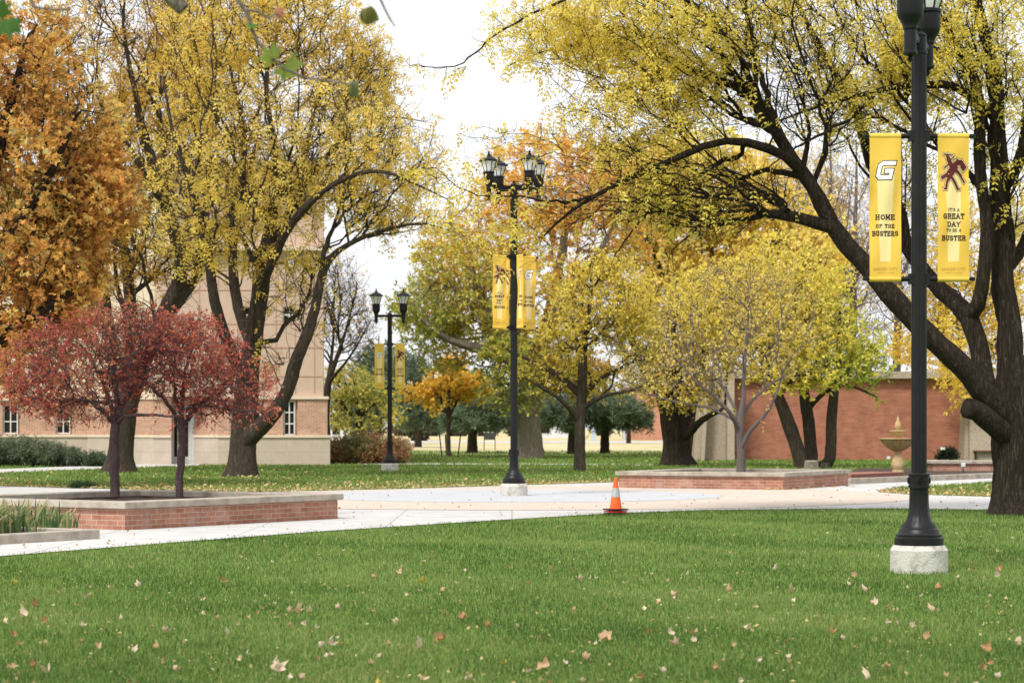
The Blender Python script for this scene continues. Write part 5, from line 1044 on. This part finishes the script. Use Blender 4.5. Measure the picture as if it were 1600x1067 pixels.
# tree G sparse in planter
tree('ornamental_tree', 'slender grey-barked tree with fan of nearly bare branches in the right brick planter', 59.3,
 [[(1158, 741, 0, .125), (1158, 715, 0, .105), (1157, 690, 0, .10), (1156, 660, 0, .095), (1162, 620, 0, .06), (1163, 570, 0, .045), (1168, 510, 0, .03), (1172, 450, 0, .018)], [(1156, 672, 0, .07), (1143, 648, -.3, .06), (1120, 622, -.5, .048), (1092, 600, -.7, .034), (1055, 560, -.8, .02)], [(1156, 665, 0, .05), (1145, 630, .3, .045), (1125, 595, .5, .034), (1118, 540, .6, .022)], [(1160, 698, 0, .06), (1170, 676, -.2, .055), (1190, 655, -.3, .045), (1212, 620, -.4, .034), (1225, 570, -.5, .02)], [(1158, 655, 0, .05), (1175, 625, .3, .04), (1205, 600, .5, .03), (1240, 580, .6, .018)],
  [(1150, 660, 0, .04), (1120, 640, .2, .034), (1080, 632, .3, .026), (1030, 620, .4, .016), (985, 608, .4, .008)]],
 [(1120, 510, 59.3, 110, 95, 2.2, 260), (1210, 510, 59.3, 85, 95, 2, 170), (1040, 580, 59.3, 80, 40, 1.6, 90), (1170, 430, 59.3, 90, 40, 1.6, 70)],
 [(.80, .60, .14), (.90, .74, .2)], 'simple', .085, 4.5, 2, .50, .006, 'bark_grey', seed=46, allow=1.9, step=.2, bf=.5, cat='small tree')
# small golden tree
tree('golden_tree', 'small bright golden-orange staked tree in the far lawn', 118,
 [[(701, 713, 0, .14), (701, 690, 0, .12), (701, 655, 0, .11), (701, 625, 0, .09), (703, 590, 0, .05)], [(701, 655, 0, .07), (690, 625, 0, .05), (675, 600, 0, .03)], [(701, 650, 0, .07), (715, 625, 0, .05), (730, 605, 0, .03)]],
 [(708, 600, 118, 44, 30, 1.7, 240), (658, 614, 118, 40, 14, 1.0, 90), (704, 574, 118, 20, 18, .8, 44), (748, 606, 118, 20, 18, .8, 50), (690, 632, 118, 34, 12, .9, 24)],
 GOLD, 'simple', .22, 6, 3, .42, .010, 'bark_mid', seed=47, allow=2.2, cat='small tree')
def pine(label, px, pyb, blobs, tr=.26, top=None, seed=50, size=.30, lpt=7, dY=0):
    Y = EYE*F/(pyb-HZ); tp = top or min(b[1]-b[4]*.8 for b in blobs)
    return tree('pine_tree', label, Y, [[(px, pyb+.6, 0, tr*1.15), (px, pyb-12, 0, tr), (px+1, (pyb+tp)/2, 0, tr*.7), (px+2, tp, 0, .05)]], [(b[0], b[1], Y, b[2], b[4], b[5] if len(b) > 5 else 2.5, b[3]) for b in blobs], PINE, 'needle', size, lpt, 3, .5, .014, 'bark_mid', seed=seed, allow=1.5, bf=.1, zmin=1.5, spread=.3, group='pines beyond the lawn', cat='pine')
pine('tall grey-green pine behind the far twin-head lamp', 590, 694, [(590, 590, 42, 300, 55, 3), (600, 650, 55, 160, 26, 3), (560, 640, 40, 140, 30, 3)], .3, 525, 50, .42)
pine('broad dark pine with a grey trunk behind the small golden tree', 653, 698.5, [(655, 640, 48, 260, 34, 3), (640, 590, 30, 110, 38, 2), (690, 655, 40, 110, 16, 2)], .28, 545, 51, .42)
pine('dark spreading pine with a thick trunk between golden tree and notice board', 738, 708, [(735, 650, 48, 260, 26, 3), (780, 640, 48, 200, 30, 3), (740, 610, 40, 100, 20, 2)], .30, 585, 52, .36)
pine('dark pine with straight trunk left of the slim yellow tree', 893, 709.5, [(870, 645, 50, 200, 28, 2.5), (905, 640, 40, 130, 30, 2.5)], .24, 600, 53, .34)
pine('dark forked pine right of the slim yellow tree', 945, 709, [(965, 645, 52, 260, 24, 2.5), (930, 640, 30, 90, 22, 2), (995, 660, 24, 70, 16, 1.4)], .27, 605, 54, .34)
pine('small far pine with a thin trunk before the salmon brick building', 982, 692.5, [(985, 655, 26, 90, 18, 2)], .22, 640, 55, .45, 7)
# left-centre background trees
tree('bare_tree', 'nearly bare fan-shaped tree rising behind the right end of the left building', 118,
 [[(509, 712, 0, .3), (509, 680, 0, .26), (508, 640, 0, .22), (512, 600, 0, .18), (528, 555, 0, .11), (545, 500, 0, .06), (560, 440, 0, .03)], [(510, 610, 0, .12), (520, 540, 1, .08), (522, 470, 1.5, .05), (525, 410, 1.5, .03)], [(514, 596, 0, .1), (545, 560, -1, .06), (580, 500, -1.5, .03)]],
 [(535, 480, 118, 45, 80, 2.5, 330), (560, 520, 118, 32, 60, 2, 140), (515, 440, 118, 25, 60, 2, 90), (480, 500, 118, 30, 70, 2, 80)], YORG[1:], 'simple', .16, .9, 2, .8, .012, 'bark_mid', seed=61, allow=3, bf=.5)
tree('maple_tree', 'low orange-yellow tree filling the space between the building corner and the far lamp', 150,
 [[(562, 702, 0, .3), (562, 680, 0, .26), (560, 650, 0, .2), (555, 610, 0, .1)], [(562, 655, 0, .13), (590, 625, 0, .1), (610, 615, 0, .05)]],
 [(540, 600, 150, 50, 30, 3, 190), (525, 640, 150, 30, 30, 2, 110), (585, 618, 149, 40, 20, 2, 100), (555, 660, 149, 44, 16, 2, 70), (610, 650, 149, 20, 18, 2, 30)], [(.26, .32, .10), (.46, .46, .12), (.80, .62, .12), (.84, .52, .10)], 'simple', .25, 4.5, 3, .6, .014, 'bark_dark', seed=62, allow=1.8, zmin=1.4)
# right side background
tree('maple_tree', 'yellow tree with drooping sprays behind the right brick building', 116,
 [[(1470, 708, 0, .3), (1470, 660, 0, .26), (1475, 560, 0, .2), (1480, 460, 0, .1), (1485, 380, 0, .05)], [(1474, 580, 0, .15), (1530, 500, 0, .1), (1580, 440, 0, .05)]],
 [(1490, 470, 112, 80, 90, 3, 380), (1560, 520, 112, 60, 100, 3, 260), (1450, 540, 106, 60, 42, 1, 170), (1500, 600, 103, 36, 34, .8, 80), (1590, 400, 114, 40, 90, 2.5, 160), (1500, 360, 116, 70, 50, 2.5, 120)], [(.70, .50, .08), (.84, .62, .10), (.88, .70, .15)], 'simple', .18, 6.5, 3, .7, .014, 'bark_mid', seed=63, allow=4)
for i, (px, lab, sd) in enumerate(((1290, 'tall bare grey tree behind the three-stemmed maple', 71), (1330, 'second tall bare tree, nearer the left banner of the lawn lamp', 72), (1400, 'bare twiggy tree seen between the lamp pole and the long limb', 73))):
    tree('bare_tree', lab, 130+i*4, [[(px, 708, 0, .3), (px, 620, 0, .26), (px+3, 500, 0, .22), (px+4, 400, 0, .16), (px+8, 300, 0, .09), (px+8, 220, 0, .04)], [(px+3, 480, 0, .13), (px-22, 400, 0, .09), (px-34, 320, 0, .05)], [(px+3, 450, 0, .12), (px+28, 380, 0, .08), (px+40, 300, 0, .04)]],
     [(px, 360, 130+i*4, 62, 130, 3, 360), (px+10, 480, 130+i*4, 60, 80, 3, 150)], [(.74, .50, .18), (.80, .60, .24)], 'simple', .2, 1.6 if i < 2 else .9, 2, .9, .016, 'bark_grey', seed=sd, allow=4, bf=.45, group='bare trees behind the brick building')
tree('ash_tree', 'orange-tinted tree far behind, above the three-stemmed maple', 150,
 [[(1240, 703, 0, .3), (1240, 600, 0, .25), (1242, 450, 0, .17), (1245, 330, 0, .08)]], [(1250, 320, 150, 70, 80, 4, 300), (1200, 280, 150, 50, 60, 3, 120), (1300, 420, 150, 70, 110, 4, 240)], [(.74, .48, .18), (.84, .62, .16), (.86, .70, .18)], 'simple', .24, 5, 3, 1.0, .016, 'bark_grey', seed=74, allow=4)
# shrubs and far hedge
SAGE = [(.09, .12, .07), (.16, .20, .12), (.25, .28, .18), (.30, .33, .22)]
for i, (px, w, h, lab) in enumerate(((-15, 1.3, 1.3, 'large grey-green bush cut by the left edge of the picture'), (35, 1.15, 1.25, 'tall feathery sage bush under the leftmost window'), (78, .8, 1.05, 'middle sage bush left of the second window'), (112, .5, .8, 'small loose sage bush beside the stone base'), (148, .5, .55, 'low dark green bush left of the forked locust trunk'))):
    x = XP(px, 88)[0]; bush('sage_bush', lab, [(x, 88, h*.5, w, .8, h*.55, 420 if i < 3 else 200)], SAGE if i < 4 else [(.06, .10, .05), (.12, .18, .09), (.2, .26, .14)], 0, 'narrow', .17, 22, seed=80+i, group='bushes along the left building')
BUSH = [(.17, .19, .08), (.28, .29, .11), (.36, .34, .14), (.42, .28, .13), (.48, .18, .11), (.50, .38, .16)]
for i, (px, w, h, lab) in enumerate(((526, .95, 1.2, 'left end of the reddish shrubs, against the corner of the stone base'), (566, 1.2, 1.45, 'largest reddish-green shrub at the middle of the clump'), (612, 1.0, 1.25, 'right rusty shrub directly behind the far lamp'))):
    x = XP(px, 95)[0]; bush('barberry_bush', lab, [(x, 95, h*.48, w, .9, h*.55, 520)], BUSH, 0, 'simple', .085, 26, seed=90+i, group='reddish shrubs at the building corner', nscale=1.2)
bush('green_shrub', 'dark green shrub at the foot of the brick wall left of the right pier', [(XP(1480, 103.2)[0], 103.2, .3, .6, .4, .42, 200)], [(.02, .035, .02), (.05, .07, .035)], 0, 'simple', .09, 22, seed=95)
bush('groundcover_plant', 'low green cushion plant behind the left planter', [(XP(130, 56)[0], 56, .08, .42, .3, .16, 160)], [(.05, .10, .04), (.10, .17, .06)], 0, 'simple', .04, 20, seed=96, cat='plant')
def hedge(label, px0, px1, Y, h, seed, pal):
    r = np.random.default_rng(seed); a, b = XP(px0, Y)[0], XP(px1, Y)[0]; bl = []
    k = max(2, int((b-a)/5)); 
    for i in range(k): bl.append((a+(b-a)*(i+.5)/k, Y+r.uniform(-1, 1), h*.45, 3, 2, h*r.uniform(.45, .65), 130))
    e = bush('treeline', label, bl, pal, 0, 'simple', .5, 14, seed=seed, cat='treeline', stem=.03); e['kind'] = 'stuff'
hedge('dark distant band of shrubs beyond the dry field', 470, 830, 400, 4.6, 97, [(.08, .10, .06), (.15, .15, .09), (.24, .20, .11)])
hedge('distant greenery behind the far houses', 820, 1110, 420, 8, 98, [(.08, .11, .06), (.15, .17, .09), (.26, .23, .11)])
hedge('distant trees closing the view behind the brick building', 1060, 1700, 200, 6, 99, [(.09, .08, .05), (.16, .15, .08), (.34, .26, .10)])
hedge('tall dark trees far behind the pines', 520, 700, 260, 9, 100, [(.08, .11, .08), (.13, .16, .10), (.2, .2, .11)])
# ------------------------------------------------------------ sycamore branch hanging in at the top left, close to the camera
YF = 9.2
br = empty('sycamore_branch', at(270, -90, YF), label='sycamore twigs with a few green leaves and a sawn stub hanging at the top left', cat='branch'); bo = Vector(br.location)
def A_(px, py, dy=0): return at(px, py, YF+dy)-bo
mb = MB(); mb.tube([A_(-120, -60), A_(60, -80), A_(270, -90), A_(480, -85), A_(720, -60)], [.05, .045, .04, .03, .012], 10); mb.build('branch', M['bark_pale'], br); mb = MB(); mb.tube([A_(225, -86), A_(245, -40), A_(262, -10), A_(277, 5), A_(287, 15)], [.04, .036, .034, .032, .030], 12); mb.build('stub', M['bark_pale'], br)
mb = MB(); mb.tube([A_(340, -88), A_(352, -30), A_(372, 2), A_(388, 24), A_(393, 45), A_(403, 66), A_(420, 88), A_(445, 108), A_(475, 121), A_(520, 128), A_(553, 133)], [.012, .010, .009, .008, .0075, .007, .0065, .006, .005, .0045, .004], 7)
mb.build('twig', M['bark_grey'], br); mb = MB(); mb.tube([A_(383, 16), A_(402, 18), A_(420, 29), A_(433, 22)], [.007, .006, .005, .004], 6); mb.build('twig', M['bark_grey'], br); mb = MB(); mb.tube([A_(20, -80), A_(45, -5), A_(55, 12), A_(85, 16), A_(110, 15)], [.009, .007, .006, .005, .004], 6)
mb.build('twig', M['bark_grey'], br); mb = MB(); mb.tube([A_(560, -75), A_(592, -5), A_(605, 22), A_(617, 42)], [.009, .006, .005, .003], 6); mb.build('twig', M['bark_grey'], br); mb = MB(); mb.tube([A_(592, -8), A_(575, 0), A_(580, 14)], [.002, .0018, .0015], 5); mb.build('twig', M['bark_grey'], br); mb = MB(); mb.tube([A_(-10, -85), A_(2, -10), A_(6, 20)], [.005, .004, .002], 5); mb.build('twig', M['bark_grey'], br)
def syleaf(px, py, s, rz, tilt, col, seed, curl=.2, name='leaf'):
    r = random.Random(seed); lob = [(0, 1.0), (.28, .58), (.75, .88), (1.15, .5), (1.65, .66), (2.3, .3), (3.14, .12)]; full = lob+[(2*PI-a, q) for a, q in lob[::-1][1:-1]]; V = [(0, 0, 0)]
    for rk in (.5, 1):
        for a, q in full: rr_ = q*rk*r.uniform(.9, 1.1); x, z = rr_*math.sin(a), rr_*math.cos(a); V.append((x, curl*(x*x*1.3+z*z*.6)*(1+r.uniform(-.2, .2)), z))
    m = len(full); V = np.array(V)*s; me = np_mesh(name, V, [np.array([(1+i, 1+m+i, 1+m+(i+1) % m, 1+(i+1) % m) for i in range(m)]), np.array([(0, 1+i, 1+(i+1) % m) for i in range(m)])], col=np.array(col)[None]*np.random.default_rng(seed).uniform(.8, 1.2, (len(V), 1)), smooth=True)
    o = link(name, me, M['leaf'], br, A_(px, py)); o.rotation_euler = (tilt, rz, 0); return o
GR = (.12, .24, .04); LI = (.26, .32, .07)
syleaf(428, 90, .085, -.9, 1.0, LI, 1); syleaf(448, 104, .10, 2.4, -.9, LI, 2, .35); syleaf(394, 38, .04, 3.3, .9, GR, 3); syleaf(432, 18, .04, 1.9, .6, (.42, .17, .12), 4, .9)

def curled(px, py, s, col, seed, rx):      # leaf folded in on itself, ragged at the bottom
    r = np.random.default_rng(seed); n = 22; prof = [(.06, .08), (.42, -.12), (.80, -.5), (.98, -.95), (.92, -1.3)]; V = []
    for k, (q, z) in enumerate(prof):
        for i in range(n):
            a = 2*PI*i/n*.88; w = q*(1+.16*math.sin(3*a+seed)); V.append((w*math.cos(a), w*.3*math.sin(a), z+(k >= 3)*(.38*math.cos(2*a)*(k-2)/2+r.uniform(-.12, .12))))
    V = np.array(V)*s*.5; Q = np.array([(k*n+i, k*n+i+1, (k+1)*n+i+1, (k+1)*n+i) for k in range(4) for i in range(n-1)])
    o = link('leaf', np_mesh('leaf', V, [Q], col=np.array(col)[None]*r.uniform(.7, 1.2, (len(V), 1)), smooth=True), M['leaf'], br, A_(px, py)); o.rotation_euler = (.1, rx, .5*seed)
curled(581, 12, .085, (.20, .20, .05), 1, .3); curled(548, 130, .08, (.22, .25, .10), 2, -.8)
syleaf(12, 34, .09, 3.0, .3, (.06, .15, .025), 7); syleaf(-2, 15, .07, 1.2, .2, (.06, .14, .02), 8)
